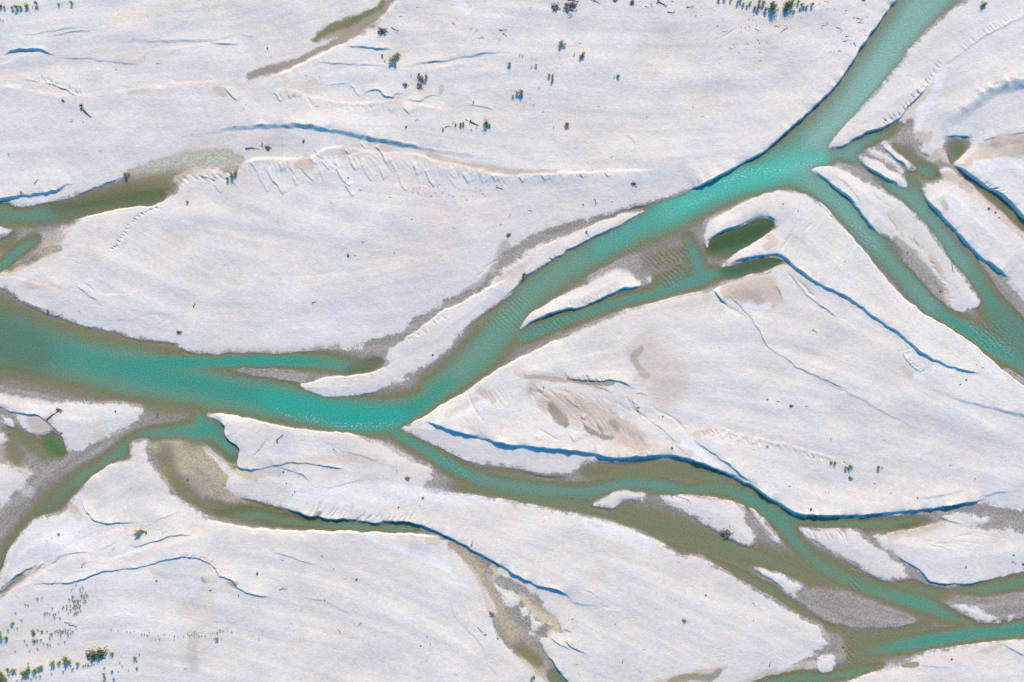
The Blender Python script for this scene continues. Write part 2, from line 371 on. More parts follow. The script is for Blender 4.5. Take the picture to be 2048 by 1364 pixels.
# ------------------------------------------------------------------ flow direction and streak noise
FLOW = [[(p[0], p[1]) for p in s] for s in DEPTH[:40] if len(s) > 4] + [
 [(-130,120),(200,90),(500,40),(800,-60)],[(-130,200),(200,170),(500,150),(760,60)],[(-130,260),(200,230),(500,235),(900,180),(1200,120)],
 [(-130,330),(200,320),(500,270),(800,290),(1100,330),(1400,320)],[(850,30),(1100,60),(1400,80),(1700,40)],[(1000,150),(1250,200),(1500,200)],
 [(250,450),(450,560),(700,560),(950,480),(1200,410)],[(450,380),(650,450),(850,500)],[(200,560),(400,650),(700,640)],
 [(1200,700),(1500,640),(1750,720),(2100,900)],[(1200,780),(1450,800),(1800,860),(2100,940)],[(1400,860),(1700,950),(2000,980)],
 [(1500,420),(1700,560),(1900,720)],[(1900,120),(2000,80),(2160,40)],[(1860,240),(2000,190),(2160,130)],[(500,900),(700,940),(860,960)],
 [(300,1100),(600,1130),(900,1250),(1000,1330)],[(50,1250),(300,1230),(700,1330)],[(700,1010),(1000,1060),(1300,1150),(1600,1300)],
 [(1000,1080),(1200,1200),(1400,1300)],[(850,850),(1050,900),(1250,880)],[(1780,1110),(1950,1090),(2150,1090)],[(1900,1330),(2050,1310),(2160,1290)],
 [(1650,350),(1800,480),(1920,600)],[(1880,390),(1990,480),(2100,600)]]
fp = []; fv = []
for l in FLOW:
    P = smooth(l, False, 25)
    d = P[1:] - P[:-1]
    a = np.arctan2(d[:, 1], d[:, 0]) * 2
    fp.append((P[1:] + P[:-1]) / 2); fv.append(np.stack([np.cos(a), np.sin(a)], 1))
fp = np.vstack(fp); fv = np.vstack(fv)
gx = np.linspace(X0, X1, 140); gy = np.linspace(Y0, Y1, 100)
GX, GY = np.meshgrid(gx, gy)
d2 = (GX.ravel()[:, None] - fp[None, :, 0]) ** 2 + (GY.ravel()[:, None] - fp[None, :, 1]) ** 2
w = 1 / (d2 + 300) ** 1.5
V = (w @ fv)
V = V.reshape(100, 140, 2)
def up(a):
    fx = (xs - X0) / (X1 - X0) * 139; fy = (ys - Y0) / (Y1 - Y0) * 99
    ix = np.clip(fx.astype(int), 0, 138); iy = np.clip(fy.astype(int), 0, 98)
    tx = (fx - ix)[None, :]; ty = (fy - iy)[:, None]
    A = a[np.ix_(iy, ix)]; B = a[np.ix_(iy, ix + 1)]; C = a[np.ix_(iy + 1, ix)]; D = a[np.ix_(iy + 1, ix + 1)]
    return (A * (1 - tx) + B * tx) * (1 - ty) + (C * (1 - tx) + D * tx) * ty
ang = np.arctan2(up(V[..., 1]), up(V[..., 0])) / 2
UX, UY = np.cos(ang).astype(np.float32), np.sin(ang).astype(np.float32)
JJ, II = np.meshgrid(np.arange(NY), np.arange(NX), indexing='ij')
def lic(n, half, stepc):
    acc = n.copy(); cnt = 1
    for sgn in (1, -1):
        fx = II.astype(np.float32); fy = JJ.astype(np.float32)
        for k in range(half):
            i = np.clip(fx + .5, 0, NX - 1).astype(np.int32); j = np.clip(fy + .5, 0, NY - 1).astype(np.int32)
            fx += sgn * UX[j, i] * stepc; fy += sgn * UY[j, i] * stepc
            i = np.clip(fx + .5, 0, NX - 1).astype(np.int32); j = np.clip(fy + .5, 0, NY - 1).astype(np.int32)
            acc += n[j, i]; cnt += 1
    acc /= cnt
    return (acc / acc.std()).astype(np.float32)
streak_f = lic(spec(2.5, 14, 11, .3), 10, 1.6)      # fine streaks
streak_m = lic(spec(8, 50, 12, .8), 14, 3.5)        # broad streaks
nf = spec(1.8, 9, 13, .2)
nm = spec(8, 40, 14, 1.)
nl = spec(60, 500, 15, 1.2)
nfade = spec(30, 200, 16, 1.)
# ------------------------------------------------------------------ relief of the dry ground
R_ = np.zeros((NY, NX), np.float32)
def rev(l): return l[::-1]
SHADED = [   # height m, fall-back length, face width, line (high side left of travel)
 (.72,60,1.6,[(1374,383),(1399,370),(1454,342),(1499,318),(1536,295),(1586,250),(1631,210),(1661,179),(1686,148),(1711,108),(1736,71),(1761,38),(1776,15),(1791,0),(1830,-125)]),
 (.60,55,10,[(340,277),(425,260),(512,250),(607,250),(687,262),(737,274),(799,285),(862,295),(937,307),(1020,322)]),
 (.76,60,1.6,[(847,839),(887,854),(937,867),(987,879),(1024,888),(1086,893),(1149,900),(1186,905),(1224,914),(1261,913),(1299,909),(1324,908),(1361,911),(1386,919),(1409,927),(1449,942),(1499,967),(1536,992),(1573,1014),(1586,1022),(1661,1028),(1736,1026),(1836,1017),(1921,1005),(1972,996)]),
 (.36,40,1.6,[(1380,874),(1409,894),(1434,911),(1449,922),(1486,952),(1515,970)]),
 (.42,50,1.6,[(1455,527),(1475,519),(1499,513),(1536,510),(1556,508),(1576,521),(1588,533),(1606,546),(1623,561),(1648,573),(1678,586),(1711,608),(1748,636),(1776,653),(1806,673),(1815,682),(1823,689),(1848,709),(1886,727),(1923,739),(1966,750)]),
 (.45,40,1.6,[(1408,482),(1419,475),(1444,461),(1461,455),(1486,445),(1509,435),(1536,431),(1550,439),(1558,452)]),
 (.5,30,1.6,[(1042,655),(1074,637),(1111,622),(1149,615),(1184,605),(1209,592),(1224,585),(1240,577),(1266,575),(1290,568)]),
 (.22,25,1.6,[(1000,603),(1031,574),(1051,552),(1086,531),(1111,515),(1144,495),(1179,477),(1211,462),(1249,444),(1280,427)]),
 (.42,40,1.6,[(1655,296),(1686,291),(1711,276),(1736,263),(1761,256),(1779,246),(1801,231),(1811,218),(1836,193),(1859,162)]),
 (.42,30,1.6,[(1622,337),(1641,350),(1666,370),(1691,390),(1711,410),(1728,432),(1741,450),(1760,468)]),
 (.55,50,1.6,[(1847,380),(1858,405),(1876,425),(1898,450),(1916,467),(1936,490),(1961,515),(1986,530),(2020,560)]),
 (.75,60,1.6,[(1905,325),(1926,340),(1961,367),(1998,387),(2023,410),(2048,437),(2180,560)]),
 (.35,14,1.6,[(1722,320),(1743,340),(1761,350),(1776,357),(1805,373)]),
 (.3,10,1.6,[(1762,289),(1770,298),(1791,316),(1820,341)]),
 (.3,30,1.6,[(1885,274),(1918,272),(1945,275)]),
 (.55,60,1.6,[(560,1013),(594,1021),(619,1030),(637,1031),(669,1037),(687,1034),(724,1041),(752,1045),(769,1041),(812,1042),(849,1050),(887,1067),(924,1085),(962,1107),(999,1127),(1024,1143),(1049,1156),(1074,1168),(1111,1176),(1131,1188),(1146,1203)]),
 (.2,40,4,[(1130,1195),(1150,1205),(1170,1208),(1200,1210)]),
 (.3,30,1.6,[(1122,1275),(1149,1296),(1177,1309)]),
 (.35,40,1.6,[(1084,1278),(1091,1300),(1116,1335),(1139,1364),(1240,1480)]),
 (.15,25,1.6,[(1113,1235),(1119,1250),(1125,1268)]),
 (.15,20,1.6,[(1123,1255),(1147,1265)]),(.2,15,1.6,[(1098,1272),(1110,1283),(1148,1302)]),
 (.5,60,1.6,[(428,828),(440,838),(452,850),(454,874),(468,886),(481,897),(479,915),(477,931),(490,937),(512,938),(530,935)]),
 (.25,30,1.6,[(500,939),(530,934),(549,931),(587,924),(612,926),(650,930),(700,940)]),
 (.3,25,1.6,[(556,932),(587,942),(607,950),(622,965)]),(.1,40,3,[(615,963),(647,973),(687,967),(740,955)]),
 (.3,40,1.6,[(-60,805),(0,813),(20,822),(62,828),(82,832),(100,847),(120,864),(137,907)]),
 (.45,50,3,[(-60,408),(0,399),(25,394),(62,390),(100,384),(125,375),(150,363)]),
 (.2,30,1.6,[(150,392),(187,376),(225,361),(256,348)]),
 (.38,40,2,[(0,113),(8,110),(37,102),(70,100),(95,105),(118,117)]),(.12,30,3,[(118,116),(170,118),(230,125),(285,130)]),
 (.12,20,1.6,[(40,76),(100,65),(175,54)]),(.12,20,1.6,[(90,76),(150,66),(200,60)]),
 (.16,40,6,[(215,86),(275,82),(350,82),(425,80),(462,72),(505,60)]),(.18,12,1.6,[(420,85),(440,88),(465,91),(487,86)]),(.1,12,1.6,[(480,71),(512,74)]),
 (.25,30,2,[(85,163),(107,170),(135,181),(150,189),(170,196)]),(.1,12,1.6,[(47,162),(85,165)]),
 (.22,12,1.6,[(447,173),(462,190),(482,206)]),
 (.3,30,2,[(688,94),(724,97),(762,99),(790,100)]),
 (.3,40,4,[(800,133),(862,125),(912,118),(969,106),(1002,104),(1030,107)]),
 (.15,40,3,[(630,124),(687,130),(762,132),(790,131)]),
 (.16,12,1.6,[(700,169),(712,185),(724,197)]),(.2,12,1.6,[(724,197),(734,187),(759,182),(769,192),(787,197),(791,189),(816,185)]),
 (.2,14,2,[(808,196),(842,204),(853,195),(868,190),(890,196)]),(.16,20,1.6,[(930,209),(960,214),(992,221)]),(.1,12,1.6,[(650,175),(680,168),(700,170)]),
 (.95,60,26,[(1850,254),(1861,249),(1911,224),(1936,206),(1961,184),(1998,168),(2060,156),(2160,140)]),
 (.16,14,3,[(1881,136),(1923,104),(1946,86),(1986,62),(2048,33),(2160,-10)]),
 (.2,30,3,[(1965,281),(1990,275)]),(.3,30,3,[(2005,270),(2048,266),(2160,262)]),
 (.28,16,3,[(152,568),(175,585),(208,613)]),(.12,14,2,[(172,563),(197,584)]),(.15,14,2,[(45,598),(70,612),(96,622)]),
 (.1,30,5,[(160,630),(230,640),(300,632)]),(.08,30,6,[(240,612),(320,625),(400,615)]),
 (.35,15,1.6,[(1424,575),(1434,591),(1450,607)]),(.2,30,1.6,[(1452,586),(1481,612),(1504,641),(1526,676),(1540,696),(1561,712),(1600,737),(1650,760),(1700,780)]),
 (.18,20,1.6,[(1570,541),(1600,572),(1618,593),(1656,623),(1682,643)]),
 (.2,20,1.6,[(1548,560),(1558,580),(1563,600),(1562,618)]),
 (.2,16,2.5,[(1801,675),(1804,704),(1818,727),(1850,748)]),
 (.28,50,8,[(1828,760),(1886,783),(1936,801),(1986,813),(2048,828),(2160,860)]),
 (.14,50,5,[(1600,740),(1650,762),(1710,790),(1761,819),(1823,849),(1864,873)]),
 (.14,30,6,[(1810,998),(1886,986),(1945,970)]),(.12,30,6,[(1930,1000),(1980,985),(2060,975)]),
 (.34,22,1.6,[(1120,754),(1174,760),(1236,761),(1256,767),(1270,782)]),
 (.18,14,1.6,[(1261,789),(1271,814),(1286,834)]),(.14,12,1.6,[(1267,789),(1280,785),(1298,790)]),(.14,12,1.6,[(1180,769),(1205,776),(1228,785)]),
 (.14,14,1.6,[(1125,790),(1145,805),(1168,828)]),(.14,20,1.6,[(1290,835),(1330,862),(1359,894),(1384,916)]),
 (.18,30,2,[(540,1101),(557,1105),(592,1115),(612,1123),(640,1131)]),(.08,30,3,[(600,1190),(650,1202),(700,1225),(725,1234)]),
 (.25,30,1.6,[(162,990),(166,1006),(175,1023),(200,1042),(237,1045),(285,1042)]),(.12,20,2,[(300,1041),(325,1034),(355,1023)]),
 (.26,24,1.6,[(252,1087),(262,1090),(312,1082),(350,1070),(390,1068)]),
 (.28,34,1.6,[(60,1168),(92,1165),(125,1165),(160,1159),(190,1148),(215,1139),(262,1135),(300,1128),(320,1120),(350,1114),(375,1112),(400,1115),(425,1128),(437,1140),(440,1150),(467,1159),(477,1175),(512,1188),(552,1194)]),
 (.3,14,1.6,[(10,1166),(50,1142),(74,1127)]),(.2,8,1.6,[(74,1138),(90,1122)]),(.2,14,1.6,[(90,1138),(115,1117),(130,1107),(155,1104),(172,1102),(194,1105)]),
 (.1,10,1.6,[(200,1100),(240,1078)]),(.1,10,1.6,[(255,1070),(275,1064)]),
 (.25,14,1.6,[(1506,1136),(1536,1152),(1562,1174)]),
 (.3,40,1.6,[(1776,1100),(1781,1102),(1806,1119),(1831,1132),(1846,1147),(1861,1162),(1886,1166),(1936,1166),(1990,1157)]),
 (.18,10,1.6,[(1876,1032),(1906,1043),(1925,1049)]),
 (.22,20,2.5,[(1998,1283),(2020,1295),(2055,1314)]),(.1,14,2,[(1836,1327),(1870,1332),(1905,1333)]),
 (.16,10,1.6,[(1350,993),(1371,997),(1386,1012)]),
 (.08,20,1.6,[(900,1183),(904,1210),(914,1236),(952,1273),(969,1300),(974,1323),(1002,1356)]),
 (.08,30,2,[(637,874),(674,894),(712,907),(770,925)]),
 (.1,10,1.6,[(1745,374),(1752,392),(1768,405),(1790,416)]),(.12,10,1.6,[(1660,350),(1685,362),(1705,385),(1730,412)]),
 (.08,20,1.6,[(1154,1174),(1180,1182),(1210,1200)]),(.12,10,1.6,[(1655,1061),(1668,1078)]),(.1,20,1.6,[(1246,270),(1262,278),(1275,295)]),
]
for h_, D_, f_, l in SHADED:
    scarp(R_, l, h_ * (.86 if h_ > .56 else .85 if h_ > .2 else .75), D_, max(f_, 3.4 if h_ > .7 else 2.6 if h_ > .3 else 1.5))
LIT = [      # travel right to left: high ground lies below the line
 (.40,60,6,[(1130,677),(1116,682),(1074,703),(1024,728),(987,747),(937,782),(887,812),(849,836),(812,856)]),
 (.16,60,6,[(1540,541),(1499,553),(1461,566),(1426,580),(1374,591),(1324,603),(1274,618),(1224,636),(1174,658),(1116,682)]),
 (.28,50,5,[(730,876),(687,868),(637,865),(562,855),(512,843),(437,830),(405,829)]),
 (.42,50,8,[(890,1082),(869,1077),(824,1070),(737,1067),(687,1065),(612,1065),(562,1064),(512,1060),(440,1050),(410,1032)]),
 (.32,30,5,[(262,919),(232,928),(200,945),(175,965),(158,988)]),
 (.24,60,4,[(2180,885),(2048,777),(1998,737),(1961,704),(1933,681),(1886,651),(1848,631),(1811,603),(1786,578),(1761,548),(1736,516),(1711,486),(1686,458),(1668,441),(1640,425)]),
 (.15,30,4,[(1640,408),(1611,391),(1586,385),(1536,388),(1486,411),(1449,433),(1424,453)]),
 (.26,40,5,[(350,386),(330,401),(310,413),(250,418),(200,430),(150,442)]),
 (.28,24,5,[(1030,553),(1024,556),(974,581),(924,608),(887,623),(862,643),(837,663),(812,676),(790,690)]),
 (.34,24,5,[(775,725),(764,739),(744,748),(699,754),(662,756),(632,764),(600,769)]),
 (.15,20,5,[(1290,421),(1249,431),(1211,443),(1164,461),(1136,474)]),
 (.12,40,5,[(2180,1262),(2048,1280),(1998,1284),(1886,1297),(1830,1312)]),(.25,30,5,[(1800,1333),(1736,1350),(1690,1366),(1600,1400)]),
 (.15,16,5,[(1292,987),(1261,983),(1236,984),(1211,997),(1184,1010)]),(.15,16,4,[(1486,1014),(1429,997),(1399,994),(1371,989)]),
 (.3,60,6,[(812,-40),(802,0),(782,22),(749,52),(712,80),(674,100),(624,125),(574,147),(530,162)]),
 (.2,40,5,[(480,91),(375,100),(312,104),(290,116)]),
 (.22,50,6,[(470,166),(400,172),(330,178),(280,184),(230,190),(175,196),(120,196),(60,187),(27,179),(-60,174)]),
 (.2,30,4,[(920,226),(837,215),(774,207),(712,212),(662,207),(617,197),(584,185),(547,186)]),
 (.15,30,5,[(1024,113),(980,120),(900,135),(830,152),(805,165)]),
 (.24,40,8,[(1310,346),(1200,347),(1140,350),(1060,353),(1000,354),(940,341),(870,326),(830,313),(750,309),(700,301),(655,302),(630,318),(590,322),(512,322),(480,336),(462,348)]),
 (.2,20,4,[(462,346),(420,343),(375,346),(347,360)]),
 (.14,20,3,[(1690,928),(1661,917),(1611,902),(1573,889),(1536,884),(1486,872),(1449,862),(1424,858),(1380,864),(1372,874)]),
 (.1,16,3,[(1300,905),(1270,885),(1250,872),(1224,875),(1186,862),(1160,868),(1131,857),(1106,847),(1084,832),(1069,819),(1050,805)]),
 (.12,16,3,[(1010,787),(995,805),(985,818),(968,808),(945,812),(925,835),(905,835),(890,832)]),
 (.16,20,4,[(153,592),(125,586),(95,576),(60,566),(20,556),(0,552)]),(.12,20,3,[(270,590),(215,593),(190,584),(157,567)]),
 (.12,24,4,[(1560,617),(1575,560),(1560,540)]),
 (.14,30,4,[(1560,720),(1530,690),(1505,650),(1480,625),(1455,610)]),
 (.2,20,5,[(260,1060),(225,1068),(200,1080)]),(.2,20,6,[(430,1056),(390,1076),(340,1092),(290,1100),(230,1122),(160,1118),(100,1140),(60,1165),(20,1185)]),
 (.12,30,5,[(1640,1312),(1600,1326),(1560,1350)]),(.1,24,3,[(1260,1216),(1225,1220),(1180,1222)]),
 (.12,20,4,[(2160,300),(2060,292),(1990,302),(1960,300)]),
 (.1,30,3,[(2060,25),(1990,60)]),(.15,20,4,[(120,110),(75,112),(40,118),(10,132),(-60,140)]),
 (.2,30,5,[(150,385),(112,397),(75,405),(25,408)]),
 (.12,14,3,[(1840,334),(1815,310),(1790,297)]),
 (.1,14,3,[(1992,445),(1960,442),(1940,448),(1900,448)]),
 (.1,20,4,[(1740,1060),(1700,1058),(1640,1060),(1600,1056)]),(.12,20,4,[(2030,1056),(1966,1061),(1911,1045),(1853,1053),(1790,1068)]),
]
for h_, D_, f_, l in LIT:
    inland = h_ <= .22
    scarp(R_, l, h_ * (.42 if inland else .66), D_ * 1.3, f_ * (2.0 if inland else 1.), 40 if len(l) > 5 else None)

# rills and small washouts
G_ = np.zeros((NY, NX), np.float32)
RILLS = [[(504,327),(514,343),(528,370),(539,386)],[(536,343),(546,359),(559,374),(569,391)],[(582,337),(590,349),(600,362)],[(607,340),(617,351),(631,364)],[(589,359),(594,374)],
 [(429,370),(437,381),(445,389)],[(407,353),(421,356),(434,360)],[(428,348),(437,360)],[(468,366),(481,374)],[(674,341),(687,361),(705,377)],[(694,376),(708,397)],[(729,341),(738,356),(745,364)],
 [(797,351),(804,373),(814,384)],[(852,343),(858,361),(869,373)],[(892,343),(899,361),(912,376)],[(957,348),(969,370)],[(929,353),(936,370)],[(631,302),(634,312),(652,321)],[(724,290),(733,301)],
 [(754,296),(764,307),(774,331)],[(722,325),(729,342)],[(672,325),(677,342)],[(694,305),(698,313)],[(624,322),(636,332)],[(648,327),(662,342)],[(560,330),(568,345)],[(640,345),(650,365)],[(760,340),(770,362)],
 [(828,332),(836,352)],[(905,350),(912,362)],[(985,356),(992,368)],[(700,318),(712,345)],[(780,322),(792,345)],[(1040,356),(1046,368)],[(1085,356),(1090,366)],[(1120,352),(1127,364)],[(1160,350),(1166,361)],[(1210,350),(1216,359)],
 [(1070,868),(1078,885)],[(1140,866),(1150,884)],[(1290,900),(1300,912)],[(1440,866),(1447,880)],[(1470,870),(1477,884)],[(1500,878),(1507,890)],[(1420,864),(1425,874)],[(1160,830),(1168,842)],[(575,188),(583,200)],[(775,213),(785,228)],[(805,215),(822,233)],[(548,183),(556,198),(567,207)]]
for i_, l in enumerate(RILLS):
    if l[0][1] > 285 and l[0][1] < 400:      # the rills start on the crest of the eroded bank
        d0 = np.array(l[1], float) - np.array(l[0]); d0 /= np.hypot(*d0)
        l = [tuple(np.array(l[0]) - d0 * 7)] + l
    scarp(R_, l, .135 + .05 * math.sin(i_ * 2.1), 14 + 4 * math.sin(i_ * 1.3), 1.6, 7)
comb(G_, [(500,330),(640,312),(760,316),(880,330),(1010,356)], 11, 40, (.4,.9), .05, 2.2, 2)
comb(G_, [(1010,353),(1100,352),(1200,348),(1300,346)], 13, 18, (.35,.9), .05, 1.8, 3)
comb(G_, [(660,209),(720,214),(770,210)], 7, 12, (.1,1), .08, 1.6, 4)
comb(G_, [(560,190),(590,192),(640,205)], 14, 18, (.3,1), .12, 1.8, 5)
comb(G_, [(88,163),(110,170),(135,180),(165,193)], 5, 12, (-.3,-.9), .14, 1.5, 6, jit=.15)
comb(G_, [(1765,252),(1800,228),(1836,190),(1860,160),(1885,130)], 8, 12, (-.45,-.85), .2, 1.9, 7, jit=.2)
comb(G_, [(1925,100),(1950,82),(1985,60),(2020,45)], 9, 13, (-.5,-.85), .09, 1.8, 8, jit=.2)
comb(G_, [(1131,756),(1175,761),(1230,761)], 5, 9, (-.3,-.9), .16, 1.5, 9, jit=.2)
comb(G_, [(815,676),(845,660),(872,640),(890,625)], 11, 13, (.6,.8), .11, 1.8, 10)
comb(G_, [(310,416),(280,432),(255,455),(240,480),(225,500)], 8, 6, (.9,.4), .2, 1.6, 11, jit=.15)
comb(G_, [(1400,862),(1430,859),(1450,864),(1490,874),(1540,886),(1600,902),(1660,918)], 8, 13, (.35,.9), .1, 1.8, 12)
comb(G_, [(1965,368),(1990,383),(2015,400)], 6, 13, (.9,-.35), .2, 1.5, 13)
comb(G_, [(610,1026),(700,1036),(760,1042),(830,1044)], 11, 26, (.55,-.85), .16, 2., 14)
comb(G_, [(1040,775),(1084,800),(1131,825),(1186,835),(1240,850),(1290,880)], 8, 44, (.5,.86), .05, 2., 15)
comb(G_, [(1060,770),(1120,780),(1190,790),(1240,810)], 10, 60, (.8,.55), .04, 2.4, 33)
comb(G_, [(1780,440),(1800,470),(1830,490),(1860,520)], 8, 14, (-.2,-.9), .1, 1.6, 16)
comb(G_, [(1860,525),(1885,560),(1895,600)], 7, 9, (.8,.3), .1, 1.5, 17)
comb(G_, [(355,356),(400,350),(445,350)], 12, 24, (.6,.8), .14, 1.8, 18)
comb(G_, [(1200,592),(1170,607),(1140,614)], 9, 10, (0,-1), .15, 1.5, 19)
comb(G_, [(1805,700),(1820,728),(1848,748)], 5, 12, (.6,-.4), .12, 1.5, 20)
comb(G_, [(375,1112),(400,1115),(425,1128),(437,1143)], 5, 6, (.4,-.9), .16, 1.5, 21)
comb(G_, [(1085,534),(1115,514)], 4, 8, (-.5,-.9), .15, 1.5, 22)
comb(G_, [(1600,1060),(1640,1062),(1690,1062)], 13, 26, (.5,.85), .14, 2., 23)
comb(G_, [(470,930),(460,915),(440,905),(410,890),(370,882),(330,880)], 9, 24, (-.1,1), .08, 2.2, 24)
comb(G_, [(1430,595),(1450,610),(1475,620)], 8, 30, (.75,.65), .12, 2., 25)
comb(G_, [(1575,545),(1600,565),(1625,590)], 8, 40, (.7,.7), .07, 2., 26)
comb(G_, [(1250,795),(1262,812),(1275,830)], 8, 40, (.75,.65), .08, 1.8, 27)
comb(G_, [(960,790),(1000,780),(1040,800)], 12, 34, (.5,.9), .06, 2., 28)
comb(G_, [(1040,500),(1080,485),(1120,478)], 5, 30, (-.9,.45), .06, 1.3, 29, jit=.08)
comb(G_, [(950,560),(985,525),(1003,515)], 6, 26, (-.75,.6), .06, 1.3, 30, jit=.08)
comb(G_, [(1595,440),(1620,448),(1640,440)], 6, 26, (-.5,.8), .06, 1.4, 31)
comb(G_, [(1960,1050),(1900,1080),(1850,1090)], 9, 50, (.95,.1), .05, 1.8, 32, jit=.1)
for l in ([(1369,862),(1355,845),(1330,828),(1300,812)],[(1000,868),(1010,850)],[(1080,860),(1120,880)],[(1470,60),(1450,72),(1430,82)],[(940,790),(950,820),(972,848)],[(1560,500),(1575,480),(1590,452)]):
    groove(G_, l, .1, 2.2)

dryw = sst(sd / 6)
base = .022 + .022 * sst(sd / 9) + .34 * (1 - np.exp(-np.maximum(sd, 0) / 55))
swale = lic(spec(28, 150, 21, 1.), 16, 6)
undul = .028 * swale + .10 * nl + .005 * streak_m
grain = .0052 * nf + .0008 * streak_f + .006 * nm
wetbed = .022 - dep * sst(-sd / (4 + 10 * np.clip(dep, 0, 1))) - .02 * sst(-sd / 12)
wetbed = np.minimum(wetbed, .03 - np.clip(-sd, 0, 3) * .004)
Hh = np.where(sd > 0, base + undul * sst(sd / 60) + grain * (1.0) * (.35 + .65 * dryw), wetbed + grain * .55)
# blend at the waterline so there is no crack
k = sst((sd + 3) / 6)
Hh = (wetbed + grain * .55) * (1 - k) + (base + undul * sst(sd / 60) + grain) * k
Hh += R_ + G_ * sst((sd + 3) / 6)
Hh = Hh.astype(np.float32)
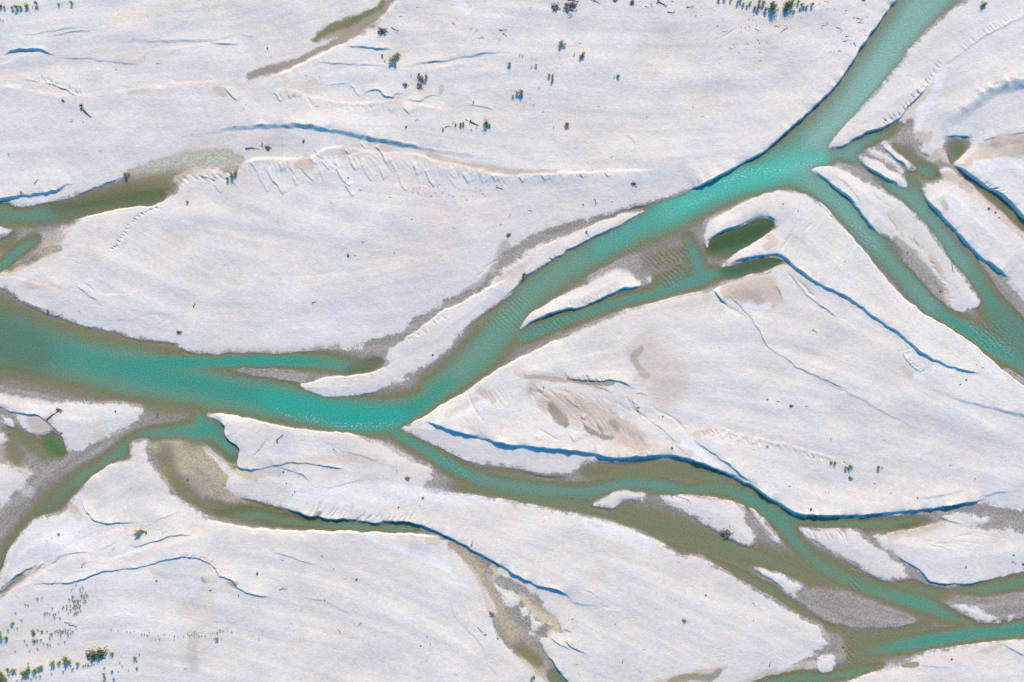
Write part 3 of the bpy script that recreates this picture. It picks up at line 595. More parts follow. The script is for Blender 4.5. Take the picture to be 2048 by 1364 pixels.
# ------------------------------------------------------------------ ground colour (pigment of dry gravel, silt, damp gravel, algae; one sunlit slope painted in)
C_DRY = np.array((.548, .482, .388)); C_WET = np.array((.258, .216, .162))
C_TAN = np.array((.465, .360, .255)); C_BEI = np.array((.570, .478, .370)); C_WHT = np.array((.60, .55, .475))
C_SIL = np.array((.265, .215, .145)); C_ALG = np.array((.145, .135, .055)); C_GRN = np.array((.46, .445, .35))
C_OLV = np.array((.23, .19, .10)); C_YEL = np.array((.52, .40, .20)); C_MAU = np.array((.45, .42, .38))
C_MUD = np.array((.365, .280, .165)); C_PGR = np.array((.38, .345, .23))
STAIN = [   # colour, strength, edge roughness, stroke (x, y, r)
 (C_BEI,.6,.3,[(230,55,22),(330,30,22),(450,5,22),(600,-20,20)]),(C_YEL,.18,.4,[(225,48,7),(290,28,7),(335,18,6),(400,0,6)]),
 (C_GRN,.5,.4,[(330,45,20),(400,30,30),(460,35,34),(500,50,20)]),(C_GRN,.3,.3,[(0,80,20),(60,75,20),(130,60,20)]),
 (C_BEI,.7,.3,[(230,100,14),(280,108,14),(330,95,8),(420,88,6)]),(C_TAN,.4,.4,[(240,122,8),(275,127,7),(290,118,5)]),
 (C_BEI,.8,.3,[(-20,88,8),(15,89,6)]),(C_YEL,.2,.4,[(10,138,6),(35,148,8),(45,158,6)]),(C_BEI,.8,.3,[(15,150,14),(70,170,14),(130,185,10)]),
 (C_BEI,.8,.3,[(200,186,6),(260,182,8),(330,176,8),(420,170,10),(520,168,10)]),(C_TAN,.5,.4,[(262,185,4),(300,184,4)]),(C_TAN,.6,.3,[(436,180,7),(450,192,5)]),
 (C_BEI,.35,.3,[(205,250,14),(230,240,12)]),
 # damp silt strip at the top
 (C_SIL,.9,.8,[(500,152,6),(540,142,9),(575,130,8),(600,122,6),(640,103,7),(670,90,9),(700,72,12),(735,48,14),(765,20,9),(780,4,5),(800,-8,4),(830,-40,5)]),
 (C_SIL,.85,1.,[(630,82,6),(655,68,13),(690,60,15),(720,45,14),(745,30,10)]),
 (C_ALG,.75,1.1,[(634,80,4),(655,63,6),(680,50,10),(705,42,8),(730,32,6),(760,15,6),(768,4,5)]),
 (C_BEI,.9,.2,[(560,153,4),(600,135,4),(640,112,4),(690,92,4)]),
 (C_YEL,.75,.5,[(560,160,8),(580,175,14),(600,190,7),(625,178,14)]),(C_BEI,.7,.4,[(560,165,10),(620,185,18),(680,203,12),(740,205,12)]),
 (C_BEI,.8,.4,[(760,205,10),(800,206,12),(840,215,8),(900,222,8)]),(C_TAN,.4,.4,[(780,200,6),(800,204,7)]),
 (C_TAN,.25,.4,[(840,165,12),(850,185,14)]),(C_SIL,.35,.5,[(884,175,4),(880,188,4)]),(C_SIL,.2,.5,[(900,188,3),(910,190,3)]),
 (C_WHT,.8,.2,[(905,-10,10),(920,8,9),(935,24,8)]),(C_BEI,.4,.3,[(1355,50,22),(1400,55,22),(1440,80,16),(1450,95,12)]),
 (C_BEI,.45,.3,[(1130,250,16),(1180,250,20),(1240,262,24),(1255,285,28),(1200,290,34)]),(C_BEI,.6,.3,[(1210,335,12),(1280,328,14),(1340,322,10)]),
 (C_BEI,.8,.25,[(512,322,6),(600,322,7),(650,306,6),(700,300,7),(760,312,7),(830,316,6),(900,330,6),(1000,352,5)]),
 (C_TAN,.75,.4,[(600,330,8),(622,335,9),(615,318,8)]),(C_TAN,.6,.4,[(685,315,7),(690,300,6),(715,298,7)]),(C_TAN,.5,.4,[(760,296,6),(780,300,5)]),
 (C_TAN,.75,.9,[(860,310,6),(900,324,6),(930,330,6),(975,338,8),(1010,342,7),(1060,346,5),(1110,345,4)]),
 (C_TAN,.22,.3,[(380,320,20),(400,300,26),(470,290,20),(540,295,24),(590,290,20)]),
 (C_MAU,.3,.3,[(560,270,24),(620,280,20)]),
 (C_TAN,.6,.4,[(270,352,14),(320,335,14),(380,325,22),(440,320,18),(480,322,10)]),(C_PGR,.9,.3,[(300,334,10),(350,325,14),(420,318,16),(475,318,10)]),
 (C_SIL,.45,.4,[(260,372,14),(330,362,14),(350,370,10)]),
 # left point with mottled gravel
 (C_TAN,.6,.6,[(130,455,8),(125,470,8)]),(C_TAN,.5,.6,[(180,500,14),(190,510,16)]),(C_BEI,.5,.6,[(100,500,24),(150,470,24),(220,450,30),(200,500,26),(100,550,20)]),
 (C_ALG,.5,.6,[(20,540,5),(60,525,6),(90,503,8),(118,497,6)]),(C_YEL,.5,.5,[(0,551,4),(20,548,4),(50,532,4)]),
 (C_TAN,.45,.5,[(60,568,10),(100,572,10),(125,582,8)]),(C_BEI,.5,.4,[(90,590,14),(130,600,14)]),(C_GRN,.25,.4,[(150,535,10),(180,545,10),(180,565,10)]),
 (C_BEI,.5,.5,[(860,400,20),(900,430,28),(870,470,34),(845,520,28),(830,560,14)]),(C_BEI,.3,.4,[(790,480,30),(800,540,30)]),(C_TAN,.15,.4,[(660,380,14),(665,410,12)]),
 (C_WHT,.35,.5,[(560,670,30),(650,650,30),(720,640,30)]),(C_TAN,.3,.7,[(400,704,8),(500,702,8),(600,698,8),(680,692,6)]),
 (C_TAN,.55,.3,[(1000,560,7),(1024,548,10),(1050,530,6)]),(C_WET,.5,.6,[(1010,490,10),(985,545,8),(920,595,8)]),
 (C_BEI,.8,.25,[(1290,424,3),(1200,448,4),(1140,474,4),(1060,505,5)]),
 # right central ground
 (C_TAN,.55,.5,[(1300,600,12),(1340,600,16),(1385,600,18),(1410,595,12)]),(C_BEI,.6,.4,[(1250,640,14),(1320,620,20),(1390,610,20)]),
 (C_TAN,.85,.35,[(1450,585,12),(1480,580,18),(1510,575,22),(1535,570,18),(1545,600,16),(1520,610,18)]),(C_SIL,.35,.6,[(1480,590,14),(1510,600,18)]),(C_WHT,.6,.5,[(1495,612,8),(1515,622,12),(1535,612,8)]),
 (C_BEI,.8,.3,[(1460,522,5),(1490,502,6),(1520,487,8),(1545,470,10)]),(C_TAN,.7,.5,[(1535,470,8),(1545,485,8),(1530,495,7)]),(C_YEL,.6,.2,[(1553,450,3)]),
 (C_BEI,.7,.3,[(1530,540,4),(1560,534,5),(1580,535,4)]),(C_TAN,.35,.4,[(1580,475,10),(1600,470,10)]),
 (C_TAN,.42,.4,[(1270,700,20),(1290,690,24),(1310,730,30),(1340,760,36),(1330,785,30)]),(C_SIL,.55,.4,[(1282,698,5),(1265,715,7),(1278,735,7),(1290,752,8)]),(C_TAN,.3,.4,[(1290,760,20),(1340,740,24)]),
 (C_TAN,.55,.5,[(1035,745,8),(1080,752,8),(1150,762,8),(1190,766,5)]),(C_TAN,.6,.5,[(1070,765,14),(1060,780,8)]),(C_SIL,.35,.5,[(1170,768,8),(1210,782,8)]),
 (C_TAN,.6,.4,[(960,780,10),(985,800,8),(975,790,10)]),(C_WHT,.6,.4,[(975,805,6),(940,820,8),(910,830,8)]),(C_TAN,.4,.4,[(895,830,6),(950,800,6)]),
 (C_BEI,.8,.3,[(1085,780,18),(1140,785,20),(1180,800,30),(1230,840,40),(1270,870,34),(1310,895,22),(1350,905,10)]),
 (C_TAN,.85,.6,[(1095,805,20),(1140,812,24),(1190,835,28),(1240,862,24),(1275,885,16)]),(C_SIL,.8,.8,[(1136,758,3),(1180,764,5),(1225,767,4)]),(C_SIL,.5,.8,[(1050,752,4),(1090,756,5),(1130,762,4)]),(C_SIL,.6,.9,[(1062,778,4),(1086,782,3)]),(C_SIL,.7,.9,[(1196,852,3),(1206,868,4)]),(C_SIL,.6,.9,[(1221,844,4),(1234,858,4)]),(C_SIL,.5,.9,[(1262,862,3),(1275,880,4),(1285,896,3)]),(C_SIL,.4,.9,[(1150,800,3),(1165,815,4),(1180,830,3)]),(C_SIL,.85,.6,[(1103,812,8),(1115,830,12),(1130,848,7)]),(C_SIL,.9,.9,[(1169,853,4),(1189,867,5),(1206,873,5),(1224,874,4)]),(C_SIL,.5,.6,[(1228,845,7),(1236,855,5)]),
 (C_TAN,.5,.5,[(1260,860,14),(1280,880,14),(1275,900,10),(1310,890,8)]),(C_WHT,.7,.3,[(1235,815,4),(1245,832,5)]),
 (C_BEI,.7,.3,[(1280,808,4),(1320,830,6),(1370,862,7),(1390,868,5)]),(C_TAN,.55,.3,[(1390,868,6),(1410,862,7),(1430,860,5)]),(C_BEI,.8,.3,[(1430,858,6),(1480,868,8),(1540,884,8),(1600,900,8),(1690,925,6)]),
 (C_TAN,.35,.4,[(1380,905,6),(1410,915,7),(1422,928,4)]),(C_WHT,.7,.4,[(1370,880,10),(1390,895,10),(1430,930,5),(1470,955,4)]),
 (C_BEI,.35,.4,[(1720,960,30),(1780,970,40),(1800,1000,20)]),(C_BEI,.35,.3,[(1700,692,24),(1760,710,20),(1810,735,14)]),(C_TAN,.55,.3,[(1803,735,5),(1820,750,6)]),
 (C_WHT,.9,.3,[(1830,750,5),(1843,756,5)]),(C_WHT,.75,.4,[(1870,730,8),(1890,737,8),(1905,742,5)]),(C_WHT,.5,.3,[(1940,690,5),(1975,735,6),(2020,770,6)]),
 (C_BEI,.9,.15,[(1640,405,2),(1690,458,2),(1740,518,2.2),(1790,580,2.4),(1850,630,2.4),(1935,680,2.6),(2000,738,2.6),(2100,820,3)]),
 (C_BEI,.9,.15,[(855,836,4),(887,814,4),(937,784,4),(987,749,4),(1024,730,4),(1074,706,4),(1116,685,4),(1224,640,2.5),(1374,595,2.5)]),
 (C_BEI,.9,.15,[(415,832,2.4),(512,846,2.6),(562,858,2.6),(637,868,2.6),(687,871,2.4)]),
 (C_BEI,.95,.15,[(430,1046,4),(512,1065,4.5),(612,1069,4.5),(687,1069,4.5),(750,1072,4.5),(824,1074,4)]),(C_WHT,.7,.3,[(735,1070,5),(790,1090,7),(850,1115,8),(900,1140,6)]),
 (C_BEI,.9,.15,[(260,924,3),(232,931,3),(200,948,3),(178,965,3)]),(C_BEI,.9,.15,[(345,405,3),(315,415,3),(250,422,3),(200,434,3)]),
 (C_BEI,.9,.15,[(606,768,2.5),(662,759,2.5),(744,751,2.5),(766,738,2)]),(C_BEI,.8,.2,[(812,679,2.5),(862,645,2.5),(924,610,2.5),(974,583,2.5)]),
 # right edge
 (np.array((.62, .56, .48)),.7,.6,[(1885,140,5),(1870,175,10),(1852,210,14),(1838,240,10),(1834,252,6)]),(C_BEI,.7,.3,[(1900,133,5),(1870,142,4),(1855,180,6),(1825,215,7),(1805,238,8)]),(C_YEL,.3,.3,[(1860,180,4),(1830,210,5),(1810,232,6)]),  # first stroke paints the brightness of a sun-facing slope into the white sand
 (C_TAN,.8,.5,[(1835,270,6),(1850,275,10),(1860,268,5)]),(C_TAN,.8,.3,[(1860,318,8),(1880,305,10),(1895,322,5)]),
 (C_TAN,.75,.5,[(1925,325,10),(1960,310,12),(2000,300,18),(2040,300,24),(2090,300,30)]),(C_SIL,.4,.6,[(1990,285,12),(2020,280,14),(2050,290,16)]),(C_SIL,.3,.5,[(1960,290,4),(1990,288,5)]),(C_BEI,.8,.3,[(1912,326,5),(1930,312,5),(1945,300,4),(1947,284,3)]),
 (C_WHT,.6,.4,[(1950,335,10),(2000,330,12),(2050,325,10)]),(C_GRN,.5,.5,[(1990,345,8),(2030,345,8)]),
 (C_TAN,.9,.3,[(1895,350,8),(1920,365,10),(1960,395,12),(2000,430,10),(2040,465,7),(2100,520,10)]),(C_BEI,.6,.3,[(1855,377,5),(1890,372,7),(1930,385,12),(1960,410,10),(1990,435,8)]),
 (C_SIL,.35,.4,[(1925,370,8),(1940,380,6)]),(C_WHT,.6,.6,[(1900,400,12),(1920,420,14),(1900,435,8)]),(C_SIL,.4,.5,[(1885,405,5),(1888,417,6)]),(C_BEI,.5,.3,[(1870,410,8),(1880,430,8),(1910,445,8),(1950,442,6)]),
 (C_SIL,.5,.5,[(1780,425,6),(1790,440,8),(1800,455,7)]),(C_BEI,.6,.5,[(1785,430,14),(1800,460,14),(1830,490,10)]),(C_TAN,.6,.5,[(1825,478,5),(1840,495,4)]),(C_TAN,.85,.5,[(1862,515,5),(1872,530,8),(1882,545,5)]),(C_TAN,.8,.5,[(1880,560,4),(1890,580,5),(1896,605,4)]),
 (C_WHT,.5,.4,[(1745,415,5),(1760,430,6),(1775,450,5)]),(C_TAN,.25,.4,[(1670,352,8),(1690,370,7)]),(C_BEI,.8,.2,[(1628,339,3),(1660,337,3)]),
 (C_WET,.6,.7,[(1790,478,6),(1815,500,8),(1850,540,10),(1880,580,8)]),
 # lower left
 (C_WHT,.95,.2,[(215,1126,4),(240,1118,8),(270,1108,8),(285,1102,4)]),(C_BEI,.85,.3,[(20,1183,6),(60,1155,7),(100,1140,6),(170,1117,7),(230,1125,7),(290,1105,10),(350,1085,7),(430,1056,8)]),
 (C_TAN,.9,.3,[(10,1180,6),(40,1158,9),(65,1140,9),(78,1132,4)]),(C_BEI,.7,.4,[(185,970,8),(195,960,10),(200,950,6)]),(C_TAN,.25,.4,[(190,985,20),(200,1000,16)]),
 (C_TAN,.8,.4,[(140,1012,6),(150,1020,9),(160,1035,6)]),(C_TAN,.3,.5,[(135,1040,8),(45,1090,6),(20,1140,5),(5,1160,4)]),(C_WHT,.4,.4,[(80,1080,30),(130,1060,30),(180,1065,20)]),(C_BEI,.8,.3,[(235,1062,7),(255,1055,6)]),
 (C_SIL,.3,.4,[(310,1140,6),(340,1150,6),(370,1145,8)]),(C_GRN,.45,.4,[(330,1125,14),(370,1135,16),(400,1145,16)]),(C_SIL,.75,.7,[(408,1158,6),(430,1160,7)]),(C_SIL,.75,.7,[(445,1170,5),(470,1168,7)]),(C_BEI,.7,.4,[(420,1150,12),(440,1168,12),(460,1180,8)]),
 (C_TAN,.22,.4,[(400,1200,30),(400,1260,34),(390,1300,30)]),(C_SIL,.22,.4,[(390,1270,10),(385,1300,10),(390,1335,8)]),(C_WHT,.3,.4,[(360,1160,24),(380,1180,24)]),
 (C_TAN,.2,.5,[(310,1280,24),(330,1320,20)]),
 # silt flat west of the lower centre
 (C_MUD,.95,.35,[(310,890,12),(340,895,18),(380,905,22),(420,925,22),(440,950,16)]),(C_OLV,.5,.6,[(300,900,6),(315,920,9),(330,945,10),(350,970,10)]),(C_MUD,.95,.35,[(350,940,26),(380,970,26),(420,985,24),(450,1000,18),(490,1015,10)]),(C_SIL,.5,.5,[(360,960,12),(400,980,22),(430,1000,20)]),
 (C_YEL,.7,.4,[(440,905,4),(460,930,7),(480,945,6),(500,955,6),(512,960,5)]),(C_BEI,.8,.3,[(325,880,5),(360,880,5),(400,888,6),(425,908,6),(450,935,7),(480,962,7),(505,965,6)]),(C_TAN,.6,.5,[(495,945,7),(510,955,8),(530,940,8),(560,945,8)]),
 (C_TAN,.4,.5,[(480,990,8),(500,1003,5)]),(C_YEL,.5,.4,[(490,1006,3),(520,1012,4)]),(C_OLV,.6,.5,[(560,1020,8),(620,1035,7)]),(C_SIL,.8,.3,[(622,1038,4),(640,1025,4)]),
 (C_TAN,.4,.4,[(200,870,12)]),(C_TAN,.9,.35,[(62,842,8),(75,850,14),(95,848,12),(100,838,8)]),(C_TAN,.5,.4,[(133,890,4),(128,870,4)]),
 (C_TAN,.8,.5,[(-20,905,20),(10,905,14),(25,920,14),(50,940,10)]),(C_OLV,.5,.6,[(20,890,10),(30,915,12)]),
 (C_BEI,.35,.4,[(60,985,10),(10,950,14)]),
 # lower centre
 (C_MUD,.7,.5,[(905,1092,9),(950,1132,11),(985,1190,11),(1012,1250,16),(1060,1310,18),(1100,1352,12)]),(C_MUD,.55,.5,[(1055,1195,7),(1085,1225,9),(1110,1245,8)]),(C_MUD,.6,.5,[(290,372,16),(340,362,16),(365,350,8)]),(C_MUD,.45,.5,[(90,500,14),(120,470,10)]),(np.array((.56,.455,.36)),.6,.5,[(850,400,24),(890,440,34),(860,500,36),(835,560,22)]),
 (C_MAU,.5,.4,[(570,880,14),(580,900,18),(550,920,20),(520,930,14)]),(C_TAN,.4,.4,[(515,920,6),(505,925,5),(740,915,10),(765,922,8)]),(C_BEI,.4,.4,[(700,880,14),(760,900,16),(820,925,14)]),(C_WHT,.4,.4,[(600,985,20),(700,990,20),(800,985,16),(900,993,12),(1000,1008,8)]),
 (C_BEI,.7,.3,[(765,1075,10),(820,1085,10),(870,1082,10)]),(C_TAN,.55,.4,[(860,1080,8),(875,1084,6)]),(C_MAU,.4,.4,[(830,1095,14),(850,1100,12)]),
 (C_BEI,.6,.5,[(900,1105,8),(940,1150,7),(970,1190,7),(985,1220,8)]),(C_TAN,.6,.5,[(955,1150,4),(965,1180,4),(984,1228,5),(992,1245,4)]),
 (C_YEL,.6,.4,[(985,1133,6),(995,1145,6),(990,1150,5)]),(C_BEI,.8,.3,[(1000,1140,6),(1024,1152,6),(1050,1168,5),(1068,1178,4)]),
 (C_TAN,.6,.4,[(1044,1190,5),(1060,1210,6),(1090,1235,7)]),(C_YEL,.55,.4,[(1033,1193,3),(1050,1205,4),(1075,1230,5),(1105,1240,8),(1115,1252,7),(1095,1270,4)]),
 (C_OLV,.45,.5,[(990,1240,5),(1000,1260,7),(1010,1275,6),(1040,1310,6)]),(C_TAN,.4,.4,[(1050,1320,7),(1090,1350,7)]),
 (C_WHT,.45,.4,[(1180,1045,14),(1240,1065,16),(1290,1090,14)]),(C_TAN,.4,.5,[(1175,1045,4),(1200,1053,4)]),(C_BEI,.3,.4,[(1110,1150,20),(1120,1165,14)]),(C_YEL,.15,.4,[(1200,1150,14)]),
 (C_TAN,.75,.4,[(1320,1370,14),(1360,1358,10),(1390,1348,8),(1450,1335,3)]),(C_OLV,.7,.5,[(1340,1364,8),(1375,1352,7),(1420,1355,8),(1440,1340,4)]),(C_TAN,.7,.4,[(1500,1370,14),(1530,1350,10),(1570,1342,8),(1600,1335,8),(1625,1328,8)]),(C_SIL,.5,.6,[(1540,1360,10),(1600,1345,8)]),
 (C_TAN,.35,.5,[(1645,1255,6),(1655,1275,5)]),(C_WHT,.5,.3,[(1560,1338,4),(1590,1320,4),(1620,1305,5)]),
 # lower right islands
 (C_TAN,.7,.4,[(1780,1070,7),(1830,1062,9),(1870,1055,8),(1885,1048,6)]),(C_BEI,.8,.35,[(1790,1092,8),(1850,1078,12),(1900,1065,12),(1990,1068,8)]),(C_YEL,.3,.4,[(1800,1097,3)]),(C_TAN,.4,.5,[(1985,1070,7),(2010,1068,7)]),
 (C_TAN,.5,.4,[(1415,994,4),(1425,1000,4)]),(C_WET,.55,.7,[(1500,1030,8),(1520,1060,8)]),(C_TAN,.5,.4,[(1690,1078,3)]),(C_BEI,.5,.4,[(1700,1066,8),(1640,1062,5)]),
 (C_TAN,.65,.5,[(1965,1305,6),(1985,1297,7),(2000,1292,4)]),(C_BEI,.8,.4,[(1830,1325,5),(1870,1320,6),(1960,1315,8),(2010,1320,8)]),(C_BEI,.5,.4,[(1780,1345,14),(1850,1350,18),(1920,1360,20)]),(C_OLV,.8,.5,[(1806,1331,4),(1820,1329,6),(1835,1327,4)]),
 (C_BEI,.8,.2,[(1700,1366,3),(1740,1352,3),(1800,1336,3)]),(C_BEI,.7,.2,[(1190,1009,2.5),(1240,986,2.5),(1285,987,2)]),
 (C_MAU,.35,.5,[(700,620,40),(800,600,40),(900,560,30)]),
]
colr = np.empty((NY, NX, 3), np.float32)
colr[:] = C_DRY
# slow natural variation of the dry gravel
v = (.015 * swale + .020 * nl + .010 * streak_m + .012 * nm + .003 * streak_f + .012 * nf)
colr *= (1 + v)[..., None]
warm = np.clip(.5 + .35 * nfade, 0, 1)[..., None]
colr = colr * (1 - .55 * warm) + (colr * np.array((1.05, .985, .92))) * .55 * warm
nz = (.55 * nm + .45 * streak_m + .6 * nf + .15 * streak_f)
cool = np.clip(.5 * (np.abs(XX - 1024) / 1024) ** 2 + .35 * np.clip((500 - YY) / 600, 0, 1) + .12 * nl, 0, .8)[..., None]
colr = colr * (1 - cool * np.array((.04, .005, -.035)))
wetm = sst(.5 - (sd - 1.2 + 1.5 * nf + .3 * streak_f + 1.6 * nm + 1.4 * streak_m) / 5.0)
wetm = wetm * (1 - sst((blur(Hh, 1.2) - .045) / .07))
wetc = C_WET * (1 + .10 * nf + .06 * streak_m + .03 * streak_f)[..., None]
wetm3 = wetm[..., None]
colr = colr * (1 - wetm3) + wetc * wetm3
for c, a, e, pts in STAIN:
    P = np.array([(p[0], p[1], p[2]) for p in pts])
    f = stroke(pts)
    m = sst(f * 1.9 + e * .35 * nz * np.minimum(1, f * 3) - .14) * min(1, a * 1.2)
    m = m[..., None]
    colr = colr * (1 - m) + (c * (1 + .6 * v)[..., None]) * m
# bed darkens where it is under water or just above the level (truly damp)
colr = np.clip(colr, .01, .85).astype(np.float32)
wetness = np.clip(np.maximum(wetm, 0), 0, 1).astype(np.float32)

# ------------------------------------------------------------------ water colour from its depth
D = np.maximum(-Hh, 0)
Dm = blur(np.maximum(dep * sst(-sd / 9), 0), 4.5) + .03 * (nm * .5 + streak_m * .8) * np.clip(dep * 3, 0, 1)
Dm = np.clip(Dm, 0, 1.6)
RAMP_D = [0, .06, .18, .34, .52, .72, .95, 1.3]
RAMP_C = np.array([(.26,.236,.180),(.24,.212,.135),(.225,.188,.082),(.178,.178,.088),(.135,.195,.112),(.098,.205,.132),(.058,.212,.142),(.034,.226,.158)])
RAMP_A = [0, .25, .62, .80, .90, .96, 1., 1.]
wc = np.stack([np.interp(Dm, RAMP_D, RAMP_C[:, k]) for k in range(3)], -1)
wa = np.interp(Dm, RAMP_D, RAMP_A)
TINT = [   # algae pools, milky arms
 ((.050,.075,.018),.95,[(1425,492,16),(1465,480,24),(1510,463,22),(1545,450,12)]),
 ((.055,.085,.03),.9,[(1450,545,10),(1480,538,12),(1520,529,12),(1560,524,9)]),
 ((.075,.13,.025),.9,[(98,882,14),(112,898,14),(126,908,8)]),
 ((.10,.105,.035),.75,[(110,420,16),(150,412,16),(220,400,16),(300,390,18),(340,382,10)]),
 ((.11,.11,.03),.7,[(430,1030,10),(500,1015,8),(580,1030,6),(640,1040,6)]),
 ((.13,.11,.05),.6,[(640,1060,5),(560,1052,5),(520,1044,6)]),
 ((.09,.12,.045),.7,[(450,850,6),(440,845,8)]),((.06,.13,.06),.6,[(420,905,10),(440,912,10),(470,920,10)]),
 ((.10,.12,.05),.7,[(755,722,12),(730,735,14),(700,742,10)]),
 ((.07,.10,.03),.8,[(1876,355,6)]),((.11,.11,.05),.6,[(1920,300,14)]),
 ((.09,.095,.03),.6,[(1800,1056,6),(1840,1050,6)]),((.09,.10,.03),.8,[(1810,1331,4),(1830,1329,5)]),
 ((.12,.125,.05),.4,[(140,980,12),(80,1035,14),(30,1095,14),(0,1140,14),(-60,1210,14)]),
 ((.225,.345,.262),.85,[(1930,-100,60),(1830,40,46),(1760,130,44),(1700,210,42),(1640,280,36)]),
 ((.16,.32,.235),.7,[(1620,310,30),(1570,330,34)]),
 ((.08,.36,.255),.85,[(1640,318,14),(1590,332,24),(1530,350,28),(1470,364,28),(1400,392,28),(1340,424,26)]),
 ((.10,.28,.20),.6,[(1340,424,24),(1270,458,24),(1200,495,22)]),
 ((.160,.232,.150),.6,[(1160,520,26),(1080,575,30),(1020,630,30),(970,690,28),(920,740,22)]),
 ((.028,.262,.182),.8,[(800,835,16),(740,838,24),(680,832,24),(610,815,22),(540,800,20)]),
 ((.03,.235,.165),.6,[(300,722,8),(420,724,8),(540,722,9),(620,722,8)]),
 ((.165,.29,.21),.85,[(1620,350,28),(1700,425,30),(1740,470,28)]),
 ((.15,.24,.17),.8,[(1740,480,28),(1790,540,28),(1860,610,22)]),
 ((.125,.20,.13),.5,[(80,425,12),(110,440,12),(60,440,12)]),
 ((.078,.130,.076),.7,[(-100,670,60),(0,680,56),(70,700,46)]),
 ((.155,.25,.18),.85,[(1700,300,24),(1720,325,20),(1790,370,28),(1860,440,30),(1920,530,30)]),
 ((.10,.165,.11),.75,[(2000,640,30),(2120,720,40)]),
 ((.10,.21,.155),.6,[(1380,500,16),(1400,545,14),(1340,575,14)]),
 ((.125,.215,.160),.5,[(960,958,14),(1060,978,14),(1160,984,12),(1280,968,12),(1350,975,12)]),
]
for c, a, pts in TINT:
    m = (np.clip(blur(stroke(pts), 5) * 1.15, 0, 1) * a)[..., None]
    wc = wc * (1 - m) + np.array(c) * m
FOAM_GLINT = [  # white water at the riffles, with sun glints painted in as pale flecks
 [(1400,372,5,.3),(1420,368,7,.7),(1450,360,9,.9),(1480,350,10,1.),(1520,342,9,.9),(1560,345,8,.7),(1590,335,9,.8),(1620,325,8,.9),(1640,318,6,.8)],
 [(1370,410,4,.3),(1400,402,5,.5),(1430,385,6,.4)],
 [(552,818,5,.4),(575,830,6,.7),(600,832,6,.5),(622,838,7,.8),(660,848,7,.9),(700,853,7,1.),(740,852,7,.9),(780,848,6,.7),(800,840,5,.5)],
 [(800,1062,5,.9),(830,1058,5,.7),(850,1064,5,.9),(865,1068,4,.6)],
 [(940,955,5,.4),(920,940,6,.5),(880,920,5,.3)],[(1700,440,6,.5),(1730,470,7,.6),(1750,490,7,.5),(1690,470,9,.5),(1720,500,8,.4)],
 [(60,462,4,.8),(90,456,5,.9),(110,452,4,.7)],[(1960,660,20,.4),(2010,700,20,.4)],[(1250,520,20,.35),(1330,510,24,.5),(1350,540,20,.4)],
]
foam_glint = np.zeros((NY, NX), np.float32)
for s in FOAM_GLINT: stroke(s, 'gauss', foam_glint)
wc = wc * np.array((1.0, 1.0, .90))
wcol = np.concatenate([np.clip(wc, 0, 1), wa[..., None]], -1).astype(np.float32)
ripple = stroke([(1260,515,22,.7),(1310,525,26,1.),(1350,520,26,1.),(1340,560,18,.6)])
ripple = np.maximum(ripple, .55 * stroke([(1700,460,18),(1740,520,14),(1700,1320,14)]))
ripple = np.maximum(ripple, .45 * stroke([(1030,600,24),(1000,640,20),(2000,680,24),(1950,660,20)]))

# ------------------------------------------------------------------ sheets
EXT = np.array([2, 5, 11, 22, 45, 90, 180, 360, 720, 1500, 3500, 8000, 20000.])
gxs = np.concatenate([(X0 - EXT)[::-1], xs, X1 + EXT])
gys = np.concatenate([(Y0 - EXT)[::-1], ys, Y1 + EXT])
ne = len(EXT)
def ext(a):
    pad = [(ne, ne), (ne, ne)] + [(0, 0)] * (a.ndim - 2)
    return np.pad(a, pad, mode='edge')
def world_xy(px, py):
    return (px - 1024) * PX, (682 - py) * PX

def sheet(name, X, Y, Z, keep=None):
    ny, nx = Z.shape
    co = np.empty((ny * nx, 3), np.float32)
    co[:, 0] = ((X - 1024) * PX)[None, :].repeat(ny, 0).ravel()
    co[:, 1] = ((682 - Y) * PX)[:, None].repeat(nx, 1).ravel()
    co[:, 2] = Z.ravel()
    a = (np.arange(ny - 1)[:, None] * nx + np.arange(nx - 1)[None, :])
    if keep is not None:
        a = a[keep]
    a = a.ravel()
    q = np.stack([a, a + nx, a + nx + 1, a + 1], 1).astype(np.int32)   # counter-clockwise seen from above
    idx = None
    if keep is not None:
        used = np.zeros(ny * nx, bool); used[q.ravel()] = True
        idx = np.nonzero(used)[0]
        rem = np.cumsum(used) - 1
        q = rem[q].astype(np.int32); co = co[idx]
    me = bpy.data.meshes.new(name)
    me.vertices.add(len(co)); me.vertices.foreach_set("co", co.ravel())
    me.loops.add(q.size); me.loops.foreach_set("vertex_index", q.ravel())
    me.polygons.add(len(q))
    me.polygons.foreach_set("loop_start", np.arange(0, q.size, 4, dtype=np.int32))
    me.polygons.foreach_set("use_smooth", np.ones(len(q), bool))
    me.update(calc_edges=True)
    ob = bpy.data.objects.new(name, me)
    COL.objects.link(ob)
    return ob, idx

def vcol(me, name, arr):
    at = me.attributes.new(name, 'FLOAT_COLOR', 'POINT')
    at.data.foreach_set("color", np.ascontiguousarray(arr, np.float32).ravel())
def vflt(me, name, arr):
    at = me.attributes.new(name, 'FLOAT', 'POINT')
    at.data.foreach_set("value", np.ascontiguousarray(arr, np.float32).ravel())

ground, _ = sheet("gravel_ground", gxs, gys, ext(Hh))
ground["kind"] = "structure"
ce = ext(colr)
vcol(ground.data, "pigment", np.concatenate([ce, np.ones(ce.shape[:2] + (1,), np.float32)], -1))
vflt(ground.data, "damp", ext(wetness))

